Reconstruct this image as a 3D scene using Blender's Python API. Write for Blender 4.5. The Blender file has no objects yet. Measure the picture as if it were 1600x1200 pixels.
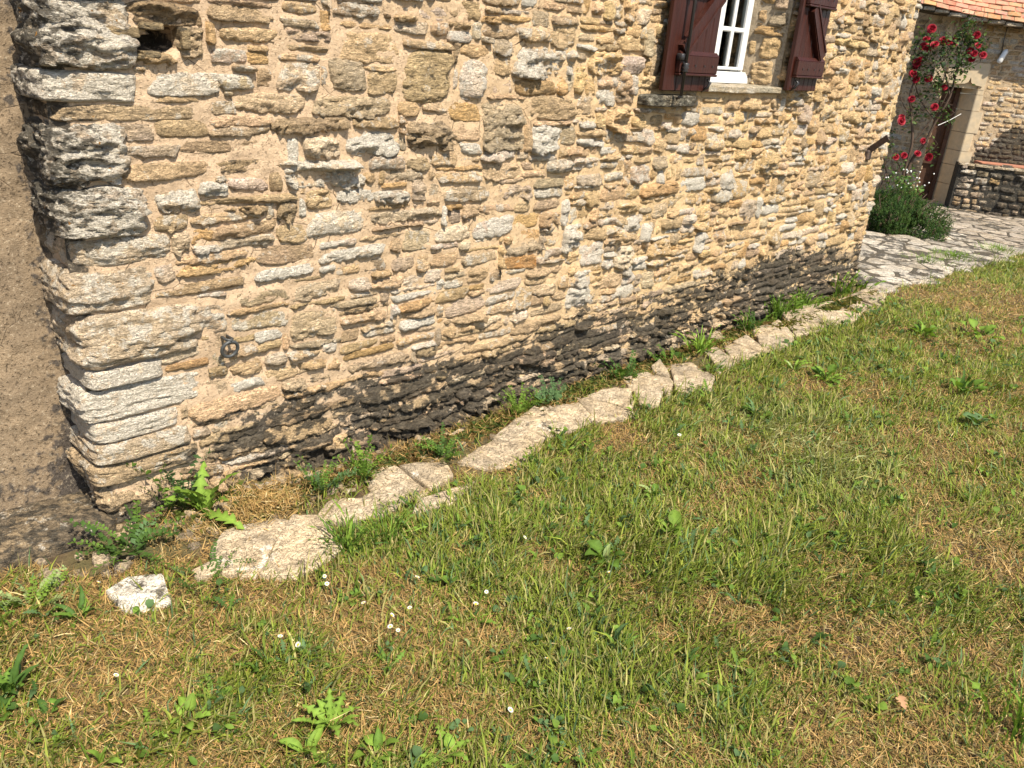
import bpy, math, random
import numpy as np
from mathutils import Vector, Matrix, Euler

# ------------------------------------------------------------------ camera, sky, sun, exposure
SC = bpy.context.scene
COL = SC.collection
random.seed(7)
RNG = np.random.default_rng(11)
CAM = np.array([-0.785, -2.56, 1.6])
_az, _th, _ro = math.radians(43.5), math.radians(22.8), math.radians(4.75)
FWD = np.array([math.cos(_az)*math.cos(_th), math.sin(_az)*math.cos(_th), -math.sin(_th)])
_r0 = np.array([math.sin(_az), -math.cos(_az), 0.0]); _u0 = np.cross(_r0, FWD)
RGT = math.cos(_ro)*_r0 + math.sin(_ro)*_u0
UPV = np.cross(RGT, FWD)
cam = bpy.data.cameras.new('camera')
cam.sensor_width = 36.0
cam.lens = 1294.0/1600.0*36.0
cam.clip_start = 0.05
cam.clip_end = 400.0
camo = bpy.data.objects.new('camera', cam); COL.objects.link(camo)
M4 = Matrix.Identity(4)
for i in range(3):
    M4[i][0], M4[i][1], M4[i][2], M4[i][3] = RGT[i], UPV[i], -FWD[i], CAM[i]
camo.matrix_world = M4
SC.camera = camo

SUN_DIR = Vector((-0.22, -1.0, 1.35)).normalized()          # towards the sun
W = bpy.data.worlds.new('World'); SC.world = W; W.use_nodes = True
nt = W.node_tree; nt.nodes.clear()
sky = nt.nodes.new('ShaderNodeTexSky'); sky.sky_type = 'NISHITA'; sky.sun_disc = False
sky.sun_elevation = math.asin(SUN_DIR.z)
sky.sun_rotation = math.atan2(SUN_DIR.x, SUN_DIR.y) % (2*math.pi)
bg = nt.nodes.new('ShaderNodeBackground'); bg.inputs[1].default_value = 0.115
wo = nt.nodes.new('ShaderNodeOutputWorld')
nt.links.new(sky.outputs[0], bg.inputs[0]); nt.links.new(bg.outputs[0], wo.inputs[0])
sl = bpy.data.lights.new('sun', 'SUN'); sl.energy = 4.9; sl.angle = math.radians(0.6); sl.color = (1.0, 0.925, 0.79)
so = bpy.data.objects.new('sun', sl); COL.objects.link(so)
so.rotation_euler = SUN_DIR.to_track_quat('Z', 'Y').to_euler(); so.location = (0, -6, 8)
vs = SC.view_settings
vs.view_transform = 'Standard'; vs.look = 'None'; vs.gamma = 1.0; vs.exposure = 0.95; vs.use_curve_mapping = False
SC.cycles.max_bounces = 6; SC.cycles.transparent_max_bounces = 8
SC.cycles.use_denoising = True

# ------------------------------------------------------------------ tables measured on the wall face (x, z, width, height, kind) and on the ground
STONES = '0.063 1.515 0.266 0.145 d|0.333 1.58 0.223 0.057 k|0.411 1.507 0.075 0.088 k|0.281 1.457 0.157 0.026 k|0.384 1.389 0.218 0.063 w|0.307 1.14 0.254 0.047 t|0.224 1.255 0.102 0.052 g|0.263 1.199 0.176 0.032 g|0.359 1.262 0.17 0.054 t|0.534 1.205 0.364 0.04 t|0.581 1.142 0.251 0.041 k|0.571 1.081 0.137 0.045 w|0.329 1.051 0.139 0.09 g|0.57 1.034 0.358 0.02 k|0.498 0.981 0.258 0.033 b|0.528 1.473 0.116 0.042 w|0.625 1.47 0.077 0.039 o|0.606 1.538 0.206 0.042 b|0.577 1.598 0.222 0.04 b|0.77 1.418 0.151 0.084 g|0.668 1.337 0.249 0.058 g|0.545 1.399 0.118 0.045 g|0.816 1.269 0.308 0.045 k|0.964 1.429 0.15 0.1 g|1.111 1.408 0.127 0.077 b|1.319 1.434 0.225 0.179 k|1.547 1.428 0.142 0.146 w|0.985 1.326 0.331 0.068 g|1.229 1.319 0.105 0.05 b|1.06 1.522 0.244 0.098 b|1.335 1.657 0.136 0.066 w|1.234 1.597 0.16 0.045 w|1.919 1.506 0.301 0.111 w|1.697 1.481 0.097 0.069 b|1.707 1.404 0.116 0.062 g|1.335 1.218 0.219 0.114 k|1.523 1.225 0.154 0.059 b|1.557 1.163 0.112 0.047 w|1.732 1.244 0.234 0.183 g|1.99 1.193 0.173 0.11 w|2.136 1.206 0.121 0.081 g|0.851 1.194 0.149 0.061 w|1.064 1.197 0.227 0.08 w|0.863 1.1 0.32 0.092 w|1.134 1.129 0.168 0.052 g|1.215 1.075 0.184 0.047 w|0.995 1.014 0.169 0.05 w|1.163 0.999 0.167 0.045 w|1.286 1.006 0.064 0.095 g|1.365 1.007 0.056 0.06 g|1.551 0.985 0.267 0.06 g|1.492 1.057 0.241 0.04 b|1.822 0.974 0.217 0.062 g|2.05 0.955 0.193 0.046 w|0.912 0.919 0.236 0.091 w|1.235 0.92 0.347 0.044 w|1.485 0.895 0.07 0.061 g|1.568 0.91 0.083 0.053 k|1.71 0.831 0.23 0.084 w|1.111 0.85 0.205 0.016 b|1.29 0.817 0.137 0.078 g|1.474 0.822 0.207 0.062 w|0.805 1.506 0.169 0.025 b|1.509 1.305 0.169 0.072 o|2.02 1.323 0.309 0.092 b|0.778 1.627 0.128 0.039 b|0.996 1.638 0.187 0.048 k|1.681 1.61 0.194 0.053 b|2.05 1.608 0.163 0.08 b|1.514 1.675 0.098 0.06 b|0.389 0.758 0.309 0.037 t|0.443 0.819 0.28 0.038 o|0.415 0.884 0.098 0.022 w|0.556 0.89 0.211 0.035 g|0.697 0.767 0.229 0.039 w|0.607 0.688 0.198 0.05 g|0.59 0.602 0.223 0.065 g|0.811 0.556 0.193 0.113 g|0.296 0.54 0.196 0.044 w|0.489 0.314 0.346 0.062 b|0.624 0.501 0.102 0.031 b|0.533 0.44 0.124 0.062 b|0.982 0.798 0.288 0.049 w|0.96 0.739 0.118 0.041 b|1.084 0.741 0.106 0.047 k|1.226 0.728 0.115 0.058 g|1.438 0.721 0.15 0.06 b|1.636 0.701 0.207 0.049 g|1.334 0.655 0.203 0.049 w|1.28 0.588 0.233 0.029 w|1.014 0.674 0.095 0.047 w|1.148 0.664 0.157 0.033 b|0.824 0.68 0.196 0.06 g|0.989 0.608 0.221 0.021 g|1.035 0.535 0.228 0.039 b|1.11 0.462 0.167 0.027 g|1.31 0.467 0.188 0.041 w|1.304 0.394 0.206 0.031 b|1.537 0.396 0.187 0.044 b|1.571 0.494 0.233 0.069 g|1.71 0.399 0.199 0.037 w|1.895 0.646 0.221 0.066 r|2.072 0.583 0.258 0.039 b|2.113 0.66 0.112 0.059 g|1.806 0.553 0.224 0.05 w|2.105 0.388 0.251 0.045 g|1.541 0.332 0.226 0.031 b|1.013 0.42 0.183 0.036 b|1.107 0.332 0.32 0.038 g|0.767 0.446 0.137 0.027 b|1.432 0.29 0.255 0.027 g|2.405 0.628 0.183 0.108 w|2.714 0.745 0.136 0.089 w|2.324 0.997 0.188 0.051 w|3.563 1.185 0.137 0.05 w|2.593 1.186 0.229 0.047 g|2.511 0.997 0.135 0.046 w|2.725 1.001 0.161 0.079 g|1.24 0.266 0.203 0.033 g|1.609 0.19 0.235 0.049 g|3.208 0.92 0.25 0.074 w|2.736 1.186 0.107 0.075 w|2.374 1.366 0.14 0.069 w|2.96 1.173 0.114 0.062 b|3.297 1.307 0.221 0.049 w'
FLAGS=[[(-0.14, -0.37), (-0.06, -0.34), (0.02, -0.39), (-0.02, -0.54), (-0.13, -0.5)], [(0.17, -0.4), (0.27, -0.3), (0.44, -0.33), (0.57, -0.43), (0.5, -0.64), (0.32, -0.67), (0.16, -0.51)], [(0.55, -0.41), (0.67, -0.34), (0.74, -0.39), (0.92, -0.38), (0.93, -0.5), (0.72, -0.54), (0.59, -0.5)], [(0.82, -0.34), (0.95, -0.25), (1.18, -0.36), (1.12, -0.48), (0.94, -0.51), (0.79, -0.49)], [(0.91, -0.53), (1.17, -0.56), (0.98, -0.63), (0.83, -0.6)], [(1.22, -0.39), (1.46, -0.34), (1.65, -0.27), (1.8, -0.33), (1.64, -0.47), (1.45, -0.56), (1.29, -0.52)], [(1.65, -0.27), (1.85, -0.22), (2.07, -0.3), (1.98, -0.48), (1.64, -0.47)], [(2.07, -0.3), (2.28, -0.27), (2.41, -0.35), (2.15, -0.57), (1.96, -0.5)], [(2.51, -0.23), (2.67, -0.26), (2.64, -0.4), (2.34, -0.57), (2.27, -0.52)], [(2.74, -0.23), (2.89, -0.18), (2.68, -0.42), (2.46, -0.55)], [(2.9, -0.25), (3.02, -0.3), (2.95, -0.5), (2.76, -0.6), (2.54, -0.54)], [(3.22, -0.25), (3.34, -0.26), (3.25, -0.41), (3.09, -0.42)], [(3.4, -0.28), (3.69, -0.25), (3.6, -0.41), (3.45, -0.48), (3.19, -0.47)], [(3.08, -0.41), (3.25, -0.41), (3.18, -0.49), (2.96, -0.51)], [(3.85, -0.21), (4.05, -0.22), (3.95, -0.44), (3.75, -0.51), (3.49, -0.48)], [(4.11, -0.19), (4.23, -0.18), (4.01, -0.41), (3.92, -0.42)], [(4.36, -0.14), (4.67, -0.16), (4.52, -0.39), (4.28, -0.46), (4.01, -0.42)], [(4.7, -0.11), (5.03, -0.17), (4.88, -0.46), (4.64, -0.51), (4.38, -0.46)], [(5.07, -0.2), (5.45, -0.2), (5.53, -0.36), (5.26, -0.45), (4.91, -0.44)], [(5.43, -0.19), (5.66, -0.21), (5.6, -0.33), (5.47, -0.33)], [(3.56, 0.01), (3.77, -0.02), (3.65, -0.14), (3.4, -0.14)], [(3.97, -0.14), (4.1, -0.18), (3.97, -0.27), (3.85, -0.24)], [(0.09, -0.44), (0.17, -0.43), (0.16, -0.5), (0.09, -0.49)], [(1.4, -0.13), (1.53, -0.1), (1.53, -0.16), (1.37, -0.2)]]
DAISY=[(0.415, -1.021), (0.384, -1.056), (0.391, -1.083), (0.477, -1.026), (0.387, -0.923), (0.633, -1.141), (0.697, -1.119), (0.998, -0.987), (0.125, -0.906), (0.144, -0.965), (0.365, -0.751), (0.352, -0.785), (0.432, -0.837), (0.585, -0.926), (1.415, -0.802), (-0.152, -0.361), (-0.26, -0.773), (0.426, -1.499), (0.633, -1.432), (0.766, -1.394), (1.068, -1.295), (2.127, -0.835)]
PLANT=[(0.18, -0.06), (0.27, -0.16), (-0.0, -0.21), (0.27, -0.02), (0.12, -0.5), (0.67, -0.27), (0.85, -0.26), (1.2, -0.33), (1.79, -0.18), (1.98, -0.2), (2.53, -0.2), (2.99, -0.19), (3.2, -0.24), (4.38, -0.09), (4.73, -0.08), (5.44, -0.04), (3.95, -0.13), (-0.32, -0.3), (-0.24, -0.44), (-0.47, -0.63), (-0.1, -0.98), (-0.26, -0.96), (-0.19, -1.0), (0.07, -1.24), (0.1, -1.38), (0.22, -1.48), (-0.02, -1.27), (0.15, -0.97), (0.4, -0.85), (0.31, -1.15), (0.53, -1.23), (0.73, -1.19), (0.61, -1.49), (0.49, -1.58), (0.31, -1.44), (1.15, -1.22), (0.84, -1.51), (0.9, -1.78), (1.47, -1.26), (1.64, -1.06), (2.68, -0.9), (3.44, -0.89), (3.42, -0.71), (3.53, -1.64), (3.94, -1.44), (4.79, -0.9), (5.16, -1.14), (0.53, -0.63), (0.65, -0.68), (-0.42, -0.76), (1.42, -2.41), (-0.38, -0.99), (2.3, -1.18), (0.47, -0.28), (1.24, -2.18)]
BLOB=[[-0.29, -0.27, -1, 0.2], [-0.02, -0.67, -0.9, 0.25], [-0.29, -0.71, -0.8, 0.25], [0.0, -1.15, -0.4, 0.3], [-0.01, -0.78, -0.9, 0.25], [0.35, -1.05, -0.2, 0.25], [0.58, -1.09, 0.2, 0.25], [1.32, -0.94, 0.8, 0.4], [1.19, -1.34, 0.7, 0.35], [1.55, -1.48, 0.7, 0.3], [0.72, -1.35, 0.6, 0.25], [2.79, -0.5, 0.8, 0.5], [1.85, -0.7, 0.6, 0.4], [2.54, -1.21, 0.1, 0.4], [4.36, -1.1, 0.6, 0.6], [4.57, -0.39, 0.8, 0.5], [6.35, -0.8, -2.4, 0.9], [3.44, -1.34, 0.3, 0.5], [1.99, -1.62, -0.2, 0.4], [2.33, -1.59, -0.6, 0.3], [0.95, -1.74, -0.3, 0.25], [1.8, -2.04, -0.3, 0.35], [1.07, -1.97, -0.4, 0.3], [2.68, -1.99, -0.5, 0.4], [0.58, -0.62, 1, 0.15], [1.43, -2.36, 0.5, 0.15], [0.88, -1.33, 0.7, 0.2], [0.46, -1.33, -0.5, 0.12], [0.49, -0.64, -0.3, 0.1], [0.26, -0.75, -0.8, 0.2], [2.05, -1.26, 0.5, 0.3], [0.87, -0.75, -0.5, 0.15], [3.04, -1.72, -0.2, 0.4]]
ROSES=[[11.46, 2.0, 2.09], [11.45, 2.01, 1.96], [11.44, 2.03, 1.87], [11.47, 1.97, 1.86], [11.5, 1.91, 1.89], [11.51, 1.88, 1.91], [11.53, 1.85, 1.96], [11.56, 1.78, 1.94], [11.59, 1.73, 1.95], [11.71, 1.48, 2.05], [11.71, 1.47, 1.93], [11.68, 1.55, 1.86], [11.71, 1.48, 1.77], [11.73, 1.44, 1.83], [11.75, 1.39, 1.82], [11.45, 2.01, 1.71], [11.42, 2.07, 1.67], [11.42, 2.08, 1.6], [11.41, 2.08, 1.53], [11.44, 2.03, 1.46], [11.52, 1.87, 1.48], [11.61, 1.69, 1.39], [11.45, 2.01, 1.21], [11.6, 1.71, 1.14], [11.42, 2.07, 0.97], [11.43, 2.05, 0.92], [11.56, 1.77, 0.69], [11.55, 1.81, 0.52], [11.49, 1.93, 0.48], [11.62, 1.65, 0.49], [11.44, 2.02, 0.45]]
RSTEM=[[[11.52, 1.86, -0.28], [11.5, 1.91, 0.24], [11.5, 1.9, 0.64], [11.46, 1.99, 1.01], [11.43, 2.06, 1.25], [11.43, 2.04, 1.51], [11.45, 2.0, 1.74], [11.49, 1.92, 1.9]], [[11.54, 1.83, -0.28], [11.52, 1.87, 0.34], [11.57, 1.76, 0.68], [11.6, 1.7, 0.96], [11.64, 1.62, 1.29], [11.64, 1.62, 1.61], [11.66, 1.57, 1.86], [11.68, 1.53, 2.01]], [[11.49, 1.92, -0.2], [11.4, 2.11, 0.22], [11.34, 2.24, 0.64], [11.32, 2.27, 0.89]], [[11.46, 1.99, 1.01], [11.4, 2.1, 1.12], [11.37, 2.16, 1.24]], [[11.64, 1.62, 1.29], [11.59, 1.72, 1.53], [11.54, 1.83, 1.75], [11.53, 1.84, 1.95]], [[11.6, 1.7, 0.96], [11.5, 1.91, 1.18], [11.44, 2.04, 1.41], [11.39, 2.13, 1.69], [11.41, 2.09, 1.97], [11.46, 1.99, 2.07]], [[11.5, 1.9, 0.64], [11.55, 1.8, 0.86], [11.6, 1.69, 1.16], [11.62, 1.65, 1.37]], [[11.64, 1.62, 1.61], [11.63, 1.64, 1.85], [11.62, 1.65, 2.04]], [[11.5, 1.91, 0.24], [11.44, 2.04, 0.4]], [[11.4, 2.11, 0.22], [11.38, 2.15, -0.06], [11.37, 2.17, -0.19]]]
RLEAF=[[11.4, 2.12, 1.73, 0.14, 0.22, 60], [11.45, 2.02, 1.97, 0.15, 0.16, 60], [11.53, 1.85, 1.83, 0.2, 0.2, 80], [11.62, 1.66, 1.93, 0.17, 0.2, 90], [11.64, 1.62, 2.1, 0.11, 0.16, 70], [11.72, 1.45, 1.91, 0.07, 0.18, 35], [11.66, 1.57, 1.66, 0.1, 0.15, 50], [11.63, 1.64, 1.53, 0.07, 0.15, 30], [11.53, 1.85, 1.55, 0.14, 0.2, 60], [11.45, 2.0, 1.58, 0.1, 0.18, 40], [11.56, 1.78, 1.4, 0.08, 0.14, 40], [11.47, 1.97, 1.17, 0.07, 0.18, 20], [11.47, 1.97, 0.97, 0.07, 0.14, 14], [11.61, 1.68, 1.12, 0.09, 0.1, 20], [11.66, 1.59, 1.01, 0.07, 0.08, 14], [11.36, 2.19, 0.6, 0.06, 0.25, 40], [11.47, 1.98, 0.41, 0.1, 0.12, 20], [11.62, 1.67, 0.58, 0.07, 0.14, 16], [11.52, 1.87, 0.98, 0.18, 0.2, 16], [11.67, 1.57, 1.97, 0.06, 0.1, 20], [11.44, 2.04, 0.24, 0.15, 0.14, 16]]

# ------------------------------------------------------------------ noise in numpy
def _h(ix, iy, iz, seed):
    n = (ix.astype(np.int64)*374761393 + iy.astype(np.int64)*668265263 + iz.astype(np.int64)*2147483647*3 + seed*1274126177) & 0xffffffff
    n = ((n ^ (n >> 13))*1274126177) & 0xffffffff
    n = ((n ^ (n >> 16))*2246822519) & 0xffffffff
    return ((n ^ (n >> 15)) & 0xffffff)/float(0xffffff)
def vnoise(p, seed=0):
    p = np.asarray(p, float); f = np.floor(p); t = p - f; t = t*t*t*(t*(t*6-15)+10); i = f.astype(np.int64)
    x, y, z = i[..., 0], i[..., 1], i[..., 2]
    tx, ty, tz = t[..., 0], t[..., 1], t[..., 2]
    def L(dy, dz):
        return _h(x, y+dy, z+dz, seed)*(1-tx) + _h(x+1, y+dy, z+dz, seed)*tx
    a = L(0, 0)*(1-ty) + L(1, 0)*ty
    b = L(0, 1)*(1-ty) + L(1, 1)*ty
    return (a*(1-tz) + b*tz)*2-1
def fbm(p, octv=3, seed=0, gain=0.5):
    s = 0.0; a = 1.0; q = np.asarray(p, float).copy(); n = 0.0
    for k in range(octv):
        s = s + a*vnoise(q, seed+k*17); n += a; a *= gain; q = q*2.03 + 5.3
    return s/n
def sstep(a, b, x):
    t = np.clip((x-a)/(b-a), 0, 1); return t*t*(3-2*t)

# ------------------------------------------------------------------ object helpers
def np_mesh(name, V, F, tint=None, wear=None, smooth=True, mats=()):
    """V (n,3); F list of index arrays (each (m,k)); tint / wear per vertex rgba."""
    me = bpy.data.meshes.new(name)
    V = np.ascontiguousarray(V, dtype=np.float32)
    me.vertices.add(len(V)); me.vertices.foreach_set('co', V.ravel())
    F = [np.asarray(f, dtype=np.int32) for f in F if len(f)]
    loops = np.concatenate([f.ravel() for f in F]); tot = np.concatenate([np.full(len(f), f.shape[1], np.int32) for f in F])
    st = np.concatenate([[0], np.cumsum(tot)[:-1]]).astype(np.int32)
    me.loops.add(len(loops)); me.loops.foreach_set('vertex_index', loops)
    me.polygons.add(len(tot)); me.polygons.foreach_set('loop_start', st)
    me.polygons.foreach_set('use_smooth', np.full(len(tot), smooth, dtype=bool))
    for nm, arr in (('tint', tint), ('wear', wear)):
        if arr is not None:
            a = np.ones((len(V), 4), np.float32); arr = np.asarray(arr); a[:, :arr.shape[-1]] = arr
            at = me.attributes.new(nm, 'FLOAT_COLOR', 'POINT'); at.data.foreach_set('color', a.ravel())
    me.update(calc_edges=True)
    for m in mats: me.materials.append(m)
    return me
def link(name, me, parent=None, loc=None, **props):
    o = bpy.data.objects.new(name, me); COL.objects.link(o)
    if parent is not None: o.parent = parent
    if loc is not None: o.location = loc
    for k, v in props.items(): o[k] = v
    return o
def thing(name, label, cat, loc=(0, 0, 0), rz=0.0, group=None, me=None):
    o = bpy.data.objects.new(name, me); COL.objects.link(o); o.location = loc; o.rotation_euler = (0, 0, rz)
    o['label'] = label; o['category'] = cat
    if group: o['group'] = group
    return o
class MB:
    """collects simple solids and links them as one mesh"""
    def __init__(s): s.v = []; s.f = []
    def add(s, vs, fs):
        b = len(s.v); s.v += [tuple(v) for v in vs]; s.f += [tuple(b+i for i in f) for f in fs]
    def box(s, x0, x1, y0, y1, z0, z1, bev=0.0):
        b = min(bev, (x1-x0)/2.2, (y1-y0)/2.2, (z1-z0)/2.2)
        if b <= 0:
            s.add([(x0,y0,z0),(x1,y0,z0),(x1,y1,z0),(x0,y1,z0),(x0,y0,z1),(x1,y0,z1),(x1,y1,z1),(x0,y1,z1)],
                  [(0,3,2,1),(4,5,6,7),(0,1,5,4),(1,2,6,5),(2,3,7,6),(3,0,4,7)]); return
        vs = []; X=(x0,x1); Y=(y0,y1); Z=(z0,z1); sg=(1,-1)
        idx = {}
        for i in (0,1):
            for j in (0,1):
                for k in (0,1):
                    for ax in range(3):
                        p = [X[i]+(b*sg[i] if ax!=0 else 0), Y[j]+(b*sg[j] if ax!=1 else 0), Z[k]+(b*sg[k] if ax!=2 else 0)]
                        idx[i,j,k,ax] = len(vs); vs.append(p)
        fs = []
        for i in (0,1):
            f=[idx[i,0,0,0],idx[i,1,0,0],idx[i,1,1,0],idx[i,0,1,0]]; fs.append(f if i else f[::-1])
            f=[idx[0,i,0,1],idx[1,i,0,1],idx[1,i,1,1],idx[0,i,1,1]]; fs.append(f[::-1] if i else f)
            f=[idx[0,0,i,2],idx[1,0,i,2],idx[1,1,i,2],idx[0,1,i,2]]; fs.append(f if i else f[::-1])
        for i in (0,1):
            for j in (0,1):
                f=[idx[i,j,0,0],idx[i,j,0,1],idx[i,j,1,1],idx[i,j,1,0]]; fs.append(f[::-1] if i!=j else f)
                f=[idx[0,i,j,1],idx[0,i,j,2],idx[1,i,j,2],idx[1,i,j,1]]; fs.append(f[::-1] if i!=j else f)
                f=[idx[i,0,j,0],idx[i,0,j,2],idx[i,1,j,2],idx[i,1,j,0]]; fs.append(f if i!=j else f[::-1])
                for k in (0,1):
                    f=[idx[i,j,k,0],idx[i,j,k,1],idx[i,j,k,2]]; fs.append(f if (i+j+k)%2 else f[::-1])
        s.add(vs, fs)
    def bar(s, p, q, w, d, up=(0,0,1)):
        p=Vector(p); q=Vector(q); t=(q-p).normalized(); u=Vector(up); a=t.cross(u).normalized()*w/2; b=a.cross(t).normalized()*d/2
        s.add([p-a-b,p+a-b,p+a+b,p-a+b,q-a-b,q+a-b,q+a+b,q-a+b],[(0,1,2,3),(7,6,5,4),(0,4,5,1),(1,5,6,2),(2,6,7,3),(3,7,4,0)])
    def tube(s, pts, rads, n=6, cap=True):
        pts=[Vector(p) for p in pts]; b=len(s.v); prev=None
        if not hasattr(rads,'__len__'): rads=[rads]*len(pts)
        for i,p in enumerate(pts):
            t=(pts[min(i+1,len(pts)-1)]-pts[max(i-1,0)])
            t = t.normalized() if t.length>1e-9 else Vector((0,0,1))
            a=t.orthogonal().normalized() if prev is None else (prev-t*prev.dot(t)).normalized()
            prev=a; c=t.cross(a)
            for k in range(n):
                g=2*math.pi*k/n; s.v.append(tuple(p+(a*math.cos(g)+c*math.sin(g))*rads[i]))
        for i in range(len(pts)-1):
            for k in range(n):
                s.f.append((b+i*n+k,b+i*n+(k+1)%n,b+(i+1)*n+(k+1)%n,b+(i+1)*n+k))
        if cap:
            s.f.append(tuple(b+k for k in range(n))[::-1]); e=b+(len(pts)-1)*n; s.f.append(tuple(e+k for k in range(n)))
    def mesh(s, name, mat, smooth=False):
        me = bpy.data.meshes.new(name); me.from_pydata(s.v, [], s.f); me.update()
        if smooth: me.polygons.foreach_set('use_smooth', np.ones(len(me.polygons), bool))
        if mat: me.materials.append(mat)
        return me
    def build(s, name, mat, parent=None, smooth=False, **props):
        return link(name, s.mesh(name, mat, smooth), parent, **props)

# ------------------------------------------------------------------ material helpers
class NB:
    def __init__(s, name):
        s.m = bpy.data.materials.new(name); s.m.use_nodes = True; s.t = s.m.node_tree; s.t.nodes.clear()
        s.out = s.n('ShaderNodeOutputMaterial'); s.p = s.n('ShaderNodeBsdfPrincipled'); s.l(s.p.outputs[0], s.out.inputs[0])
        s.p.inputs['Roughness'].default_value = 0.85
        s.p.inputs['Specular IOR Level'].default_value = 0.25
        s.geo = s.n('ShaderNodeNewGeometry').outputs['Position']
    def n(s, t, **k):
        x = s.t.nodes.new(t)
        for a, b in k.items(): setattr(x, a, b)
        return x
    def l(s, a, b): s.t.links.new(a, b)
    def put(s, inp, v):
        if hasattr(v, 'is_output'): s.l(v, inp)
        elif isinstance(v, (tuple, list)): inp.default_value = tuple(v) + ((1.0,) if len(v) == 3 and len(inp.default_value) == 4 else ())
        else: inp.default_value = v
    def noise(s, scale, detail=4, rough=0.55, vec=None, dist=0.0):
        x = s.n('ShaderNodeTexNoise'); x.inputs['Scale'].default_value = scale; x.inputs['Detail'].default_value = detail
        x.inputs['Roughness'].default_value = rough; x.inputs['Distortion'].default_value = dist
        s.l(vec if vec is not None else s.geo, x.inputs['Vector']); return x.outputs['Fac']
    def scaled(s, v3, vec=None):
        x = s.n('ShaderNodeVectorMath', operation='MULTIPLY'); s.l(vec if vec is not None else s.geo, x.inputs[0]); x.inputs[1].default_value = v3; return x.outputs[0]
    def voro(s, scale, vec=None, feat='F1'):
        x = s.n('ShaderNodeTexVoronoi', feature=feat); x.inputs['Scale'].default_value = scale; s.l(vec if vec is not None else s.geo, x.inputs['Vector']); return x
    def ma(s, op, a, b=0.0, c=0.0, clamp=False):
        x = s.n('ShaderNodeMath', operation=op, use_clamp=clamp)
        for i, v in enumerate((a, b, c)): s.put(x.inputs[i], v)
        return x.outputs[0]
    def ss(s, x, a, b):
        r = s.n('ShaderNodeMapRange', interpolation_type='SMOOTHSTEP'); s.put(r.inputs[0], x); s.put(r.inputs[1], a); s.put(r.inputs[2], b)
        return r.outputs[0]
    def mix(s, f, a, b, mode='MIX'):
        x = s.n('ShaderNodeMix', data_type='RGBA', blend_type=mode); s.put(x.inputs[0], f); s.put(x.inputs[6], a); s.put(x.inputs[7], b); return x.outputs[2]
    def gray(s, v):
        x = s.n('ShaderNodeCombineColor')
        for i in range(3): s.put(x.inputs[i], v)
        return x.outputs[0]
    def attr(s, nm): return s.n('ShaderNodeAttribute', attribute_name=nm)
    def sep(s, c):
        x = s.n('ShaderNodeSeparateColor'); s.l(c, x.inputs[0]); return x.outputs
    def bump(s, h, strength=0.5, dist=0.01, nrm=None):
        x = s.n('ShaderNodeBump'); x.inputs['Strength'].default_value = strength; x.inputs['Distance'].default_value = dist; s.put(x.inputs['Height'], h)
        if nrm is not None: s.l(nrm, x.inputs['Normal'])
        return x.outputs[0]
    def done(s, col, nrm=None, rough=None):
        s.put(s.p.inputs['Base Color'], col)
        if nrm is not None: s.l(nrm, s.p.inputs['Normal'])
        if rough is not None: s.put(s.p.inputs['Roughness'], rough)
        return s.m

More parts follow.
